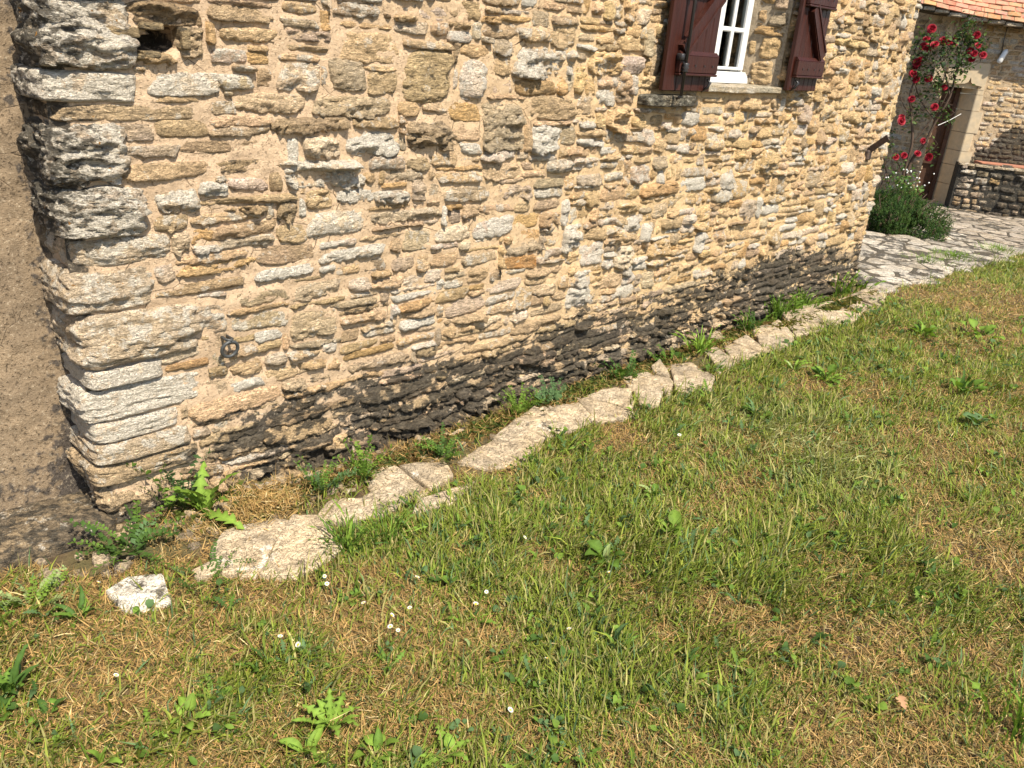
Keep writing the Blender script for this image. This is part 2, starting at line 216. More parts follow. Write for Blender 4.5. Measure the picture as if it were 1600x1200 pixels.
def stone_material(name='limestone', k=1.0, relief=1.0):
    b = NB(name)
    tint = b.attr('tint').outputs['Color']; w = b.sep(b.attr('wear').outputs['Color'])
    lay = b.scaled((1.0, 1.0, 3.2))
    n1 = b.noise(9*k, 5, 0.6); n2 = b.noise(34*k, 6, 0.65, lay); n3 = b.noise(120*k, 4, 0.6); n4 = b.noise(21*k, 6, 0.68)
    c = b.mix(b.ss(n1, 0.35, 0.7), tint, (0.50, 0.36, 0.20), 'MIX')
    c = b.mix(0.45, tint, c)
    c = b.mix(1.0, c, b.gray(b.ma('MULTIPLY_ADD', n2, 2.3, -0.08)), 'MULTIPLY')
    c = b.mix(1.0, c, b.gray(b.ma('MULTIPLY_ADD', n3, 0.7, 0.68)), 'MULTIPLY')
    # pale lichen crust
    lf = b.ss(n4, b.ma('MULTIPLY_ADD', w[0], -0.42, 0.74), b.ma('MULTIPLY_ADD', w[0], -0.42, 0.80))
    c = b.mix(b.ma('MULTIPLY', lf, b.ma('MULTIPLY_ADD', w[0], 0.5, 0.45, clamp=True)), c, b.mix(n3, (0.54, 0.47, 0.36), (0.84, 0.775, 0.66)))
    # dark algae
    n5 = b.noise(26*k, 7, 0.7, b.scaled((1.0, 1.0, 2.0)))
    df = b.ss(n5, b.ma('MULTIPLY_ADD', w[1], -0.48, 0.78), b.ma('MULTIPLY_ADD', w[1], -0.48, 0.90))
    c = b.mix(b.ma('MULTIPLY', df, 0.90), c, b.mix(b.ss(n2, 0.35, 0.65), (0.020, 0.018, 0.014), (0.095, 0.083, 0.062)))
    # orange lichen dots
    n6 = b.noise(48*k, 3, 0.5); of = b.ss(n6, b.ma('MULTIPLY_ADD', w[2], -0.2, 0.86), b.ma('MULTIPLY_ADD', w[2], -0.2, 0.9))
    c = b.mix(of, c, (0.42, 0.20, 0.045))
    r1 = b.ma('ABSOLUTE', b.ma('SUBTRACT', b.noise(30*k, 5, 0.62, b.scaled((1.0, 1.0, 1.8)), 0.6), 0.5))
    r2 = b.ma('ABSOLUTE', b.ma('SUBTRACT', b.noise(75*k, 4, 0.65, b.scaled((1.0, 1.0, 1.5)), 0.4), 0.5))
    pit = b.ss(b.noise(150*k, 3, 0.6), 0.60, 0.70)
    h = b.ma('ADD', b.ma('MULTIPLY', n2, 0.8), b.ma('MULTIPLY', n3, 0.4))
    h = b.ma('ADD', h, b.ma('ADD', b.ma('MULTIPLY', r1, 1.3), b.ma('MULTIPLY', r2, 0.8)))
    h = b.ma('SUBTRACT', h, b.ma('MULTIPLY', pit, 0.25))
    c = b.mix(b.ma('MULTIPLY', pit, 0.40*relief), c, (0.16, 0.115, 0.065))
    c = b.mix(b.ma('MULTIPLY', b.ss(r1, 0.022, 0.0), 0.55), c, (0.12, 0.085, 0.045))
    cr = b.noise(60*k, 2, 0.5, lay, 1.2)
    h = b.ma('SUBTRACT', h, b.ma('MULTIPLY', b.ss(b.ma('ABSOLUTE', b.ma('SUBTRACT', cr, 0.5)), 0.03, 0.0), 0.35))
    return b.done(c, b.bump(h, 1.0, 0.022/k*relief), 0.9)
def mortar_material(name, c1, c2, stain=(0.035, 0.032, 0.026), k=1.0, cracks=0.75, grain=0.25, warm=None):
    b = NB(name); w = b.sep(b.attr('wear').outputs['Color'])
    n1 = b.noise(5*k, 5, 0.6); n2 = b.noise(240*k, 3, 0.7); n3 = b.noise(30*k, 6, 0.65)
    c = b.mix(b.ss(n1, 0.3, 0.7), c1, c2)
    if warm: sx = b.n('ShaderNodeSeparateXYZ'); b.l(b.geo, sx.inputs[0]); c = b.mix(b.ma('MULTIPLY', b.ss(b.ma('MULTIPLY_ADD', n1, 2.0, sx.outputs[0]), 1.4, 4.6), 0.8), c, warm)
    c = b.mix(1.0, c, b.gray(b.ma('MULTIPLY_ADD', n2, 0.55, 0.72)), 'MULTIPLY')
    c = b.mix(1.0, c, b.gray(b.ma('MULTIPLY_ADD', n3, 0.6, 0.7)), 'MULTIPLY')
    df = b.ss(n3, b.ma('MULTIPLY_ADD', w[1], -0.55, 0.80), b.ma('MULTIPLY_ADD', w[1], -0.55, 0.95))
    c = b.mix(b.ma('MULTIPLY', df, 0.93), c, stain)
    v = b.voro(7*k, b.scaled((1, 1, 1.3)), 'DISTANCE_TO_EDGE')
    crack = b.ma('MULTIPLY', b.ss(v.outputs[0], 0.012, 0.0), b.ss(b.noise(3*k, 2), 0.52, 0.6))
    c = b.mix(b.ma('MULTIPLY', crack, cracks), c, (0.08, 0.05, 0.03))
    n4 = b.noise(95*k, 4, 0.65); pit = b.ss(n4, 0.58, 0.68)
    c = b.mix(b.ma('MULTIPLY', pit, grain), c, b.mix(1.0, c, (0.3, 0.28, 0.26), 'MULTIPLY')); c = b.mix(b.ma('MULTIPLY', b.ss(n4, 0.42, 0.34), 0.3), c, (0.6, 0.5, 0.36))
    h = b.ma('ADD', b.ma('MULTIPLY', n2, 0.3), b.ma('SUBTRACT', n3, b.ma('MULTIPLY', crack, cracks)))
    h = b.ma('SUBTRACT', h, b.ma('MULTIPLY', pit, grain*2.0))
    return b.done(c, b.bump(h, 0.9, 0.009/k), 0.95)
def plain(name, col, var=0.25, scale=20, rough=0.6, bumpd=0.002, spec=0.3, metal=0.0, col2=None):
    b = NB(name); n = b.noise(scale, 5, 0.6)
    c = b.mix(1.0, b.mix(b.ss(n, 0.35, 0.65), col, col2) if col2 else col, b.gray(b.ma('MULTIPLY_ADD', b.noise(scale*2.7, 4), 2*var, 1-var)), 'MULTIPLY')
    b.p.inputs['Specular IOR Level'].default_value = spec; b.p.inputs['Metallic'].default_value = metal
    return b.done(c, b.bump(n, 0.6, bumpd), rough)
def leaf_material(name, transl=0.35, use_tint=True, col=(0.06, 0.12, 0.03), rough=0.6, scale=60):
    b = NB(name)
    base = b.attr('tint').outputs['Color'] if use_tint else col
    c = b.mix(1.0, base, b.gray(b.ma('MULTIPLY_ADD', b.noise(scale, 3), 0.7, 0.65)), 'MULTIPLY')
    b.put(b.p.inputs['Base Color'], c); b.p.inputs['Roughness'].default_value = rough; b.p.inputs['Specular IOR Level'].default_value = 0.12
    tr = b.n('ShaderNodeBsdfTranslucent'); b.l(b.mix(1.0, c, (1.25, 1.2, 0.6), 'MULTIPLY'), tr.inputs[0])
    mx = b.n('ShaderNodeMixShader'); mx.inputs[0].default_value = transl
    b.l(b.p.outputs[0], mx.inputs[1]); b.l(tr.outputs[0], mx.inputs[2]); b.l(mx.outputs[0], b.out.inputs[0])
    return b.m
M_STONE = stone_material(); M_STONE_FAR = stone_material('limestone_far', 0.5)
M_MORTAR = mortar_material('lime_mortar', (0.48, 0.345, 0.222), (0.41, 0.295, 0.19), warm=(0.52, 0.36, 0.18))
M_MORTAR_FAR = mortar_material('pale_lime_mortar', (0.46, 0.34, 0.21), (0.40, 0.30, 0.19), k=0.5)
M_DARKMORTAR = mortar_material('dark_joint', (0.05, 0.042, 0.03), (0.09, 0.07, 0.045))
M_ASHLAR = plain('dressed_stone', (0.50, 0.39, 0.25), 0.2, 9, 0.9, 0.004, col2=(0.43, 0.35, 0.24))
def wood_paint(name, c1, c2, worn):
    b = NB(name); g = b.noise(14, 5, 0.6, b.scaled((5.0, 5.0, 0.35))); g2 = b.noise(60, 4, 0.6, b.scaled((3.0, 3.0, 0.2))); w = b.noise(9, 6, 0.7)
    c = b.mix(b.ss(g, 0.3, 0.7), c1, c2); c = b.mix(b.ma('MULTIPLY', b.ss(w, 0.62, 0.74), 0.5), c, worn); c = b.mix(1.0, c, b.gray(b.ma('MULTIPLY_ADD', g2, 0.8, 0.6)), 'MULTIPLY')
    b.p.inputs['Specular IOR Level'].default_value = 0.3
    return b.done(c, b.bump(b.ma('ADD', g, b.ma('MULTIPLY', g2, 0.6)), 0.7, 0.003), b.ma('MULTIPLY_ADD', w, 0.5, 0.2))
M_WOOD = wood_paint('dark_red_paint', (0.043, 0.0105, 0.0058), (0.026, 0.0068, 0.0040), (0.060, 0.022, 0.014)); M_OLD = plain('dark_red_paint', (0.037, 0.0095, 0.0062), 0.2, 18, 0.38, 0.0012, 0.3, col2=(0.027, 0.0072, 0.005))
M_IRON = plain('black_iron', (0.02, 0.018, 0.018), 0.3, 60, 0.4, 0.001, 0.5)
M_STEEL = plain('grey_iron', (0.055, 0.057, 0.056), 0.3, 80, 0.5, 0.001, 0.4, 0.2)
M_WHITE = plain('white_paint', (0.60, 0.60, 0.58), 0.10, 12, 0.35, 0.0006, 0.5)
M_LEAF = leaf_material('leaf'); M_GRASS = leaf_material('grass_blade', 0.3, scale=25); M_DRY = leaf_material('dry_blade', 0.22, rough=0.7, scale=25)
M_PETAL = plain('white_petal', (0.62, 0.61, 0.58), 0.15, 30, 0.7, 0.0005)
M_YELLOW = plain('yellow_disc', (0.70, 0.42, 0.03), 0.2, 200, 0.8, 0.0005)
M_RED = plain('red_petal', (0.30, 0.007, 0.020), 0.3, 60, 0.6, 0.003, col2=(0.20, 0.004, 0.012))
M_STEM = plain('woody_stem', (0.07, 0.045, 0.03), 0.3, 60, 0.85, 0.002)
# ------------------------------------------------------------------ ground heights
def gz(x, y):
    """terrain: level along the house, falling gently beyond its far end"""
    return -0.037*np.maximum(0.0, np.asarray(x, float)-5.8)
def grid_faces(nu, nv, off=0):
    i, j = np.meshgrid(np.arange(nu-1), np.arange(nv-1), indexing='ij')
    a = (i*nv+j).ravel()+off
    return np.stack([a, a+nv, a+nv+1, a+1], 1)

# ------------------------------------------------------------------ stones as relief blocks, generated in one batch
TINTS = {'w': ((.64, .57, .46), .75, .24), 'g': ((.50, .43, .32), .50, .30), 'b': ((.58, .45, .28), .40, .20), 'o': ((.54, .375, .18), .22, .14),
         'k': ((.42, .335, .215), .40, .44), 't': ((.45, .36, .24), .3, .14), 'd': ((.40, .355, .285), .66, .46), 'r': ((.42, .225, .075), .0, .2), 'y': ((.62, .475, .27), .42, .14)}
PROT = {'w': 1.0, 'g': .7, 'b': .9, 'o': .8, 'k': 1.15, 't': .8, 'd': 1.3, 'r': .45, 'y': 1.0}
def make_relief(specs, res, frame, stainf=None, seed=0, pscale=1.0, sink=0.035):
    """specs: list of dict(x,z,w,h,k). frame(a,b,h)->xyz arrays. Returns list of (V,F,tint,wear,centre)."""
    rng = np.random.default_rng(seed)
    blocks = []; P = []; meta = []
    for q, s in enumerate(specs):
        r = res(s['x'], s['z'])
        nu = int(np.clip(round(s['w']*1.15/r), 6, 60))+1; nv = int(np.clip(round(s['h']*1.2/r), 5, 36))+1
        u, v = np.meshgrid(np.linspace(-1.13, 1.13, nu), np.linspace(-1.16, 1.16, nv), indexing='ij')
        u = u.ravel(); v = v.ravel()
        x = s['x']+u*s['w']/2; z = s['z']+v*s['h']/2
        P.append(np.stack([x, z, np.full_like(x, q*3.7)], 1)); blocks.append((u, v, nu, nv)); meta.append(s)
    A = np.concatenate(P)
    wob1 = fbm(A*[12, 18, 1], 5, seed+1, .62); wob2 = fbm(A*[12, 18, 1]+40, 5, seed+2, .62)
    led = fbm(A*[6.0, 30, 1], 4, seed+3, .6); rough = 1-2.6*np.abs(fbm(A*[24, 44, 1], 4, seed+4, .62)); big = fbm(A*[9, 12, 1], 2, seed+5)
    chip = np.abs(fbm(A*[16, 24, 1]+9, 3, seed+6))
    off = 0; out = []
    for (u, v, nu, nv), s in zip(blocks, meta):
        n = len(u); sl = slice(off, off+n); off += n
        k = s['k']; col, li, da = TINTS[k]
        p = s.get('p', rng.uniform(.014, .034)*PROT[k])*pscale
        qn = rng.uniform(3.0, 6.5)
        asp = np.clip(s['w']/s['h'], 1, 5)
        uu = u+.22*wob1[sl]/asp**.5; vv = v+.30*wob2[sl]
        # cut corners and slanting ends
        uu = uu + rng.uniform(-.18, .18)*v; vv = vv + rng.uniform(-.16, .16)*u
        rr = (np.abs(uu)**qn+np.abs(vv)**qn)**(1/qn)
        hgt = np.full(n, 1.0)
        for _ in range(5):
            a = rng.uniform(0, 2*np.pi); g = rng.uniform(.15, 1.0)
            hgt = np.minimum(hgt, rng.uniform(.55, 1.15)+g*(np.cos(a)*u*.8+np.sin(a)*v))
        hgt = np.clip(hgt, .15, 1.3)
        L = led[sl]*4.2; Lq = np.floor(L)+sstep(.42, .58, L-np.floor(L))
        flat = .35 if k in 't' else rng.uniform(.35, 1.25)
        hgt = hgt+flat*(.36*Lq+.42*rough[sl]+.35*big[sl]-1.7*np.clip(.12-chip[sl], 0, 1))
        if k == 'd': hgt += .5*big[sl]
        # lower edge undercut, upper edge sloping
        ew = np.where(vv < 0, .07, .20)
        edge = np.clip((1.0-rr+.05*rough[sl])/ew, 0, 1)**.8
        d = p*np.clip(hgt, -.15, 2.1)*edge - sink*sstep(1.0, 1.12, rr) - .004*(1-edge)
        X = s['x']+u*s['w']/2 + .004*wob1[sl]; Z = s['z']+v*s['h']/2 + .004*wob2[sl] - .45*np.maximum(d, 0)*sstep(-.1, -.9, vv)
        V = frame(X, Z, d, s)
        t = np.array(col)*np.array([1.12, 1.0, .92])*rng.uniform(.74, 1.14)*(.95 if s['x'] < 2.2 else 1.0)*np.array([rng.uniform(.96, 1.05), 1, rng.uniform(.9, 1.08)])
        T = np.tile(t, (n, 1))*(1+.10*big[sl])[:, None]
        wli = np.full(n, li*rng.uniform(.4, 1.5)); wda = np.full(n, da*rng.uniform(.6, 1.4))
        if stainf is not None:
            stn = stainf(X, Z); wda = np.maximum(wda, stn); wli = wli*(1-.45*np.clip(stn, 0, 1))
        Wt = np.stack([wli, wda, np.full(n, s.get('or', rng.uniform(0, .25)))], 1)
        c = V.mean(0)
        out.append((V-c, grid_faces(nu, nv), T, Wt, c))
    return out

def rock(w, d, h, seed, n=9, amp=.10, pw=7.0, tint=(.4, .35, .28), wear=(.4, .4, .3), lay=1.0):
    """rounded rough block centred at the origin"""
    V = []; F = []; lin = np.linspace(-1, 1, n)
    for ax in range(3):
        for sg in (-1, 1):
            a, b = np.meshgrid(lin, lin, indexing='ij'); g = [None]*3
            g[ax] = np.full(n*n, float(sg)); g[(ax+1) % 3] = a.ravel(); g[(ax+2) % 3] = b.ravel()*sg
            F.append(grid_faces(n, n, len(V)*n*n)); V.append(np.stack(g, 1))
    V = np.concatenate(V); F = np.concatenate(F)
    r = (np.abs(V)**pw).sum(1)**(1/pw); V = V/r[:, None]*np.array([w, d, h])/2
    s0 = seed*3.1
    q = V/np.array([w, d, h]).max()
    nn = .6*fbm(V*[16, 16, 34]+s0, 4, 5, .62)+.5*(1-2.6*np.abs(fbm(V*[14, 14, 36]+s0+3, 4, 7, .6))); ld = fbm(V*[5, 5, 24]+s0+7, 3, 6); ldq = np.floor(ld*4.5)/4.5
    dirn = V/np.maximum(np.linalg.norm(V, axis=1), 1e-6)[:, None]*np.array([1, 1, .55])
    V = V+dirn*(amp*min(w, d, h)*(nn*.9+ldq*.8*lay))[:, None]
    V = V+np.stack([fbm(V*8+s0+k*9, 2, 8) for k in range(3)], 1)*amp*.35*min(w, d, h)
    return V, F, np.tile(tint, (len(V), 1)), np.tile(wear, (len(V), 1))

# ------------------------------------------------------------------ the stone house
LX, HZ, TOPZ = 5.76, 2.32, 2.72
OX0, OX1, OZ0 = 3.13, 3.965, 1.432       # window opening
house = thing('stone_house', 'long rubble stone house wall with dark red shutters and black stained foot', 'house', (0, 0, 0))
def stain(x, z):
    x = np.asarray(x); z = np.asarray(z); o = np.zeros_like(x)+7.7
    n = fbm(np.stack([x*1.6, z*2.5, o], -1), 4, 91)
    top = np.interp(x, [0, .6, .85, 1.5, 1.9, 2.2, 2.9, 3.5, 4.7, 5.6], [.21, .26, .28, .265, .28, .315, .33, .35, .35, .28]) + .07*n
    s = sstep(top+.13, top-.10, z)*sstep(.12, .55, x+z*.35+.18*n)
    low = sstep(.10, .0, z)*.55
    cor = .34*sstep(.22, -.02, x)*sstep(.75, 1.1, z)
    n2 = fbm(np.stack([x*9, z*26, o], -1), 3, 93)
    n3 = fbm(np.stack([x*30, z*60, o], -1), 3, 95)
    return np.clip(np.maximum(np.maximum(s*(.78+.13*sstep(.9, 2.2, x)), low), cor)+(.35*n+.80*n2+.65*n3)*s, 0, 1.1)
def wall_res(x, z):
    d = math.sqrt((x-CAM[0])**2+CAM[1]**2+(z-CAM[2])**2); return max(.0064, d/828*2.0)
def in_hole(x, z): return ((x-.245)/.075)**2+((z-1.492)/.022)**2 < 1 or ((x-.33)/.04)**2+((z-1.512)/.04)**2 < 1
QUOINS = [(1.615, 1.80, .30, 'd'), (1.81, 1.98, .36, 'g'), (1.99, 2.14, .28, 'd'), (2.15, 2.30, .34, 'g'), (1.425, 1.605, .235, 'd'), (1.335, 1.415, .24, 'w'), (1.283, 1.328, .42, 'k'),
          (1.105, 1.275, .185, 'd'), (.955, 1.097, .23, 'd'), (.862, .948, .30, 'g'), (.722, .853, .235, 'g'), (.548, .715, .365, 'g'),
          (.478, .540, .24, 'w'), (.365, .470, .375, 'w'), (.288, .357, .28, 'w'), (.215, .280, .31, 'g'), (.130, .207, .34, 'k'), (-.09, .123, .26, 'k')]
R = .01
gx, gzn = int(LX/R), int((HZ+.12)/R); occ = np.zeros((gx, gzn), bool)
def mark(x0, x1, z0, z1):
    occ[max(0, int(round(x0/R))):max(0, int(round(x1/R))), max(0, int(round((z0+.12)/R))):max(0, int(round((z1+.12)/R)))] = True
for z0, z1, L, k in QUOINS: mark(0, L, z0-.004, z1+.004)
mark(OX0-.01, OX1+.01, OZ0-.05, HZ); mark(2.60, 3.02, 1.325, 1.40); mark(.17, .375, 1.465, 1.555)
specs = []
for row in STONES.split('|'):
    a = row.split(); x, z, w, h = map(float, a[:4])
    if x-w/2 < .0 or a[4] == 'd': continue
    specs.append(dict(x=x, z=z, w=w*1.0, h=h*1.05, k=a[4])); mark(x-w/2-.006, x+w/2+.006, z-h/2-.005, z+h/2+.005)
rng = np.random.default_rng(5)
def add_spec(x, z, w, h):
    low = z < .34; r_ = rng.random(); xx = x/LX
    if low: k = 'k' if r_ < .40 else ('g' if r_ < .72 else 'b')
    elif xx < .35: k = 'g' if r_ < .20 else 'b' if r_ < .56 else 'w' if r_ < .76 else 'k' if r_ < .87 else 'o' if r_ < .94 else 't'
    else: k = 'y' if r_ < .44 else 'w' if r_ < .62 else 'b' if r_ < .82 else 'g' if r_ < .90 else 'o' if r_ < .96 else 'k'
    g = rng.uniform(-.002, .009); specs.append(dict(x=x+w/2+rng.normal(0, .003), z=z+h/2+rng.normal(0, .004), w=w-g, h=max(h-g*.7, .018)*rng.uniform(.82, 1.12), k=k))
# irregular courses, cut round the stones already placed
j = 0
while j < gzn:
    z = j*R-.12; low = z < .33
    h = int(rng.integers(3, 6)) if low else int(rng.choice([4, 5, 6, 7, 8, 9], p=[.09, .17, .22, .22, .17, .13]))
    h = min(h, gzn-j); free = ~occ[:, j:j+h].any(1); i = 0
    while i < gx:
        if not free[i]: i += 1; continue
        i1 = i
        while i1 < gx and free[i1]: i1 += 1
        while i < i1:
            w = int(100*np.clip(rng.lognormal(math.log(.19 if low else .155 if i*R < 2.0 else .115), .5), .05, .46))
            if i1-i-w < 5: w = i1-i
            w = min(w, i1-i)
            if w >= 3:
                r_ = rng.random()
                if h >= 6 and r_ < .42 and w > 8:          # two thin stones in one course
                    h0 = int(rng.integers(3, h-2)); add_spec(i*R, z, w*R, h0*R)
                    if w > 16 and rng.random() < .6:
                        wa = int(w*rng.uniform(.35, .65)); add_spec(i*R, z+h0*R, wa*R, (h-h0)*R); add_spec((i+wa)*R, z+h0*R, (w-wa)*R, (h-h0)*R)
                    else: add_spec(i*R, z+h0*R, w*R, (h-h0)*R)
                else:
                    up = 0
                    if r_ > .80 and w < 20 and not low:     # reaches up into the next course
                        while up < 5 and j+h+up < gzn and not occ[i:i+w, j+h+up].any(): up += 1
                        if up < 3: up = 0
                    add_spec(i*R, z, w*R, (h+up)*R); occ[i:i+w, j+h:j+h+up] = True
            occ[i:i+w, j:j+h] = True; i += w
    j += h
# small stones in what is left
occ2 = occ
for j in range(gzn):
    i = 0
    while i < gx:
        if occ[i, j]: i += 1; continue
        i1 = i
        while i1 < gx and not occ[i1, j] and i1-i < 26: i1 += 1
        w = i1-i; hh = 0
        while hh < 7 and j+hh < gzn and not occ[i:i1, j+hh].any(): hh += 1
        occ[i:i1, j:j+hh] = True
        if w >= 4 and hh >= 2: add_spec(i*R, j*R-.12, w*R, hh*R)
        i = i1
for s in specs:
    s['p'] = None
    base = np.random.default_rng(int(s['x']*1e4+s['z']*1e3)).uniform(.006, .028)*PROT[s['k']]*(1.15 if s['x'] > 2 else 1.0)
    s['p'] = base+.035*float(sstep(.20, -.08, s['z']))+(.012 if s['h'] > .09 else 0)
    if s['x'] < .5: s['or'] = .45
def wall_frame(X, Z, d, s): return np.stack([X, -d, Z], 1)
blocks = make_relief(specs, wall_res, wall_frame, stain, 3)
# the 300 stones that show largest are parts, the rest one joined part
def px_size(s):
    d = math.sqrt((s['x']-CAM[0])**2+CAM[1]**2+(s['z']-CAM[2])**2)
    vis = 1.0
    v = np.array([s['x'], 0, s['z']])-CAM; zz = v@FWD; px = 800+1294*(v@RGT)/zz; py = 600-1294*(v@UPV)/zz
    if not (0 < px < 1600 and 0 < py < 1200): vis = 0
    return vis*s['w']*s['h']*(-CAM[1]/d)/d**2
NQ = len(QUOINS)
order = sorted(range(len(specs)), key=lambda i: -px_size(specs[i])); big = set(order[:300-NQ])
rest = []
for i, (V, F, T, Wt, c) in enumerate(blocks):
    if i in big: link('stone', np_mesh('stone', V, [F], T, Wt, True, [M_STONE]), house, c)
    else: rest.append((V+c, F, T, Wt))
def join(parts):
    V = np.concatenate([p[0] for p in parts]); T = np.concatenate([p[2] for p in parts]); Wt = np.concatenate([p[3] for p in parts]); o = 0; F = []
    for p in parts: F.append(p[1]+o); o += len(p[0])
    return V, np.concatenate(F), T, Wt
V, F, T, Wt = join(rest)
link('small_stones', np_mesh('small_stones', V, [F], T, Wt, True, [M_STONE]), house, kind='stuff')
# corner blocks that turn round the arris
for q, (z0, z1, L, k) in enumerate(QUOINS):
    col, li, da = TINTS[k]; h = z1-z0
    x0 = -.012+.016*math.sin(q*2.3); yo = .022+.012*math.sin(q*1.7+1)
    n = 26 if z1 < 1.65 else 12
    V, F, T, Wt = rock(L-x0, .30+yo, h+.004, q+1, n, .21 if k in 'dk' else .15, 8.0, tuple(np.array(col)*np.array([1.1, 1, .93])*(.9+.2*((q*7) % 5)/5)), (li*1.15, da, .8), 1.1)
    c = np.array([(L+x0)/2, .30/2-yo/2, (z0+z1)/2])
    side = sstep(.04, -.01, V[:, 0]+c[0])*sstep(.0, .05, V[:, 1]+c[1])
    Wt[:, 1] = np.clip(Wt[:, 1]+.12*side+.9*stain(V[:, 0]+c[0], V[:, 2]+c[2])*(Wt[:, 1] < .6), 0, 1)
    link('stone', np_mesh('stone', V, [F], T, Wt, True, [M_STONE]), house, c)

# lime mortar face, with the window opening and the eroded hollow
def mortar_grid(xs, zs, frame, keep=None, st=None, rough=1.0, seed=31, hole=False):
    X, Z = np.meshgrid(xs, zs, indexing='ij'); nu, nv = X.shape; x = X.ravel(); z = Z.ravel(); o = np.zeros_like(x)
    d = (.0008-.031*sstep(.05, .0, x))*(seed == 31)+rough*(.009*fbm(np.stack([x*7, z*9, o], 1), 3, seed)+.005*fbm(np.stack([x*30, z*38, o], 1), 3, seed+1))
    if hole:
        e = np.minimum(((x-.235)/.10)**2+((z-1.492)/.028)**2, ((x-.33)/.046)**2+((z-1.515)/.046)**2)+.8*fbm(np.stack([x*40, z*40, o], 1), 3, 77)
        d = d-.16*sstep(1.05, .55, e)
    V = frame(x, z, d, None); F = grid_faces(nu, nv); hole_shade = sstep(1.3, .8, e) if hole else 0  # shade inside the hollow, painted into the mortar colour as extra darkening
    if keep is not None:
        cx = x[F].mean(1); cz = z[F].mean(1); F = F[keep(cx, cz)]
    wd = (st(x, z) if st is not None else o)+hole_shade*.9+.8*sstep(.07, .03, x)*(seed == 31)
    return V, F, np.ones((len(x), 3)), np.stack([o, wd, o], 1)
xs = np.concatenate([np.arange(.0, OX0, .0125), np.linspace(OX0, OX1, 60), np.arange(OX1+.0125, LX, .0125), [LX]]); zs = np.concatenate([np.arange(-.14, OZ0-.02, .0115), np.linspace(OZ0-.012, TOPZ, 90)])
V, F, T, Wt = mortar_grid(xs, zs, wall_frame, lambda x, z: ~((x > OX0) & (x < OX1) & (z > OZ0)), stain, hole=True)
nb = len(V)
ret = np.array([[.012, .025, -.14], [.012, .30, -.14], [.012, .30, TOPZ], [.012, .025, TOPZ], [LX-.002, .004, -.14], [LX-.002, 4, -.14], [LX-.002, 4, TOPZ], [LX-.002, .004, TOPZ], [.012, 4, TOPZ]])
V = np.concatenate([V, ret]); F2 = np.array([[0, 3, 2, 1], [4, 5, 6, 7], [3, 7, 6, 8]])+nb
T = np.ones((len(V), 3)); Wt = np.concatenate([Wt, np.tile([0, .4, 0], (len(ret), 1))])
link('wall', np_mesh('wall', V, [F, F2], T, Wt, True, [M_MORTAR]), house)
M_TUFA = plain('porous_hollow', (.12, .075, .035), .4, 50, .95, .01, .1, col2=(.04, .028, .018))
# broken edges round the eroded hollow
for q, (x, z, w, h) in enumerate([(.205, 1.525, .10, .03), (.29, 1.545, .07, .022), (.21, 1.462, .11, .016), (.285, 1.468, .05, .02), (.385, 1.515, .03, .06), (.25, 1.505, .018, .03)]):
    V, F, T, Wt = rock(w, .07, h, 60+q, 11, .3, 5, (.27, .20, .11), (.15, .55, .3))
    link('stone', np_mesh('stone', V, [F], T, Wt, True, [M_STONE]), house, (x, .006 if q < 5 else .05, z))

# window opening: reveals, sill, frame
def reveal(side):
    x0, x1 = (OX1, OX1-.085) if side > 0 else (OX0, OX0+.085)     # splayed towards the frame
    ts = np.linspace(0, 1, 14); zz = np.linspace(OZ0-.02, TOPZ-.02, 60)
    T_, Z_ = np.meshgrid(ts, zz, indexing='ij'); t = T_.ravel(); z = Z_.ravel()
    n = .006*fbm(np.stack([t*6, z*20, t*0], 1), 3, 12)
    V = np.stack([x0+(x1-x0)*t-side*n, .26*t+.004, z], 1); F = grid_faces(14, 60)
    return V, F if side > 0 else F[:, ::-1], np.ones((len(V), 3)), np.zeros((len(V), 3))
M_REVEAL = mortar_material('reveal_mortar', (.34, .27, .185), (.29, .235, .165))
for sd in (1, -1):
    V, F, T, Wt = reveal(sd); link('reveal', np_mesh('reveal', V, [F], T, Wt, True, [M_REVEAL]), house)
def rev_frame(X, Z, d, s): return np.stack([OX1-.085*X/.26-d, X+.004, Z], 1)
rs = [(.10, 1.505, .125, .135, 'b'), (.075, 1.645, .11, .11, 'y'), (.175, 1.64, .04, .075, 'b'), (.095, 1.735, .16, .05, 'o'), (.06, 1.80, .10, .07, 'g'), (.15, 1.805, .05, .08, 'y'), (.055, 1.885, .075, .06, 'g'), (.135, 1.885, .08, .05, 'o'), (.09, 1.945, .16, .045, 'o'), (.07, 2.02, .11, .08, 'b'), (.165, 2.03, .06, .06, 'y'), (.10, 2.11, .14, .07, 'g'), (.09, 2.2, .15, .08, 'b')]
for V, F, T, Wt, c in make_relief([dict(x=a, z=z, w=w, h=h, k=k, p=.016) for a, z, w, h, k in rs], lambda x, z: .010, rev_frame, None, 8, 1, .02):
    link('reveal_stone', np_mesh('reveal_stone', V, [F], T, Wt, True, [M_STONE]), house, c)
for q, (x0, x1, z0, z1, y0, y1, tn, wr) in enumerate([(3.00, 3.36, 1.402, 1.438, -.045, .27, (.47, .41, .30), (.55, .35, .2)), (3.355, 3.66, 1.398, 1.436, -.05, .27, (.5, .42, .3), (.6, .35, .2)), (3.655, 4.02, 1.402, 1.437, -.04, .27, (.45, .39, .28), (.4, .5, .2)), (2.625, 3.03, 1.332, 1.386, -.075, .06, (.2, .185, .14), (.4, .75, .1))]):
    V, F, T, Wt = rock(x1-x0, y1-y0, z1-z0, 80+q, 15, .14, 10, tn, wr, .3)
    link('sill_stone', np_mesh('sill_stone', V, [F], T, Wt, True, [M_STONE]), house, ((x0+x1)/2, (y0+y1)/2, (z0+z1)/2))
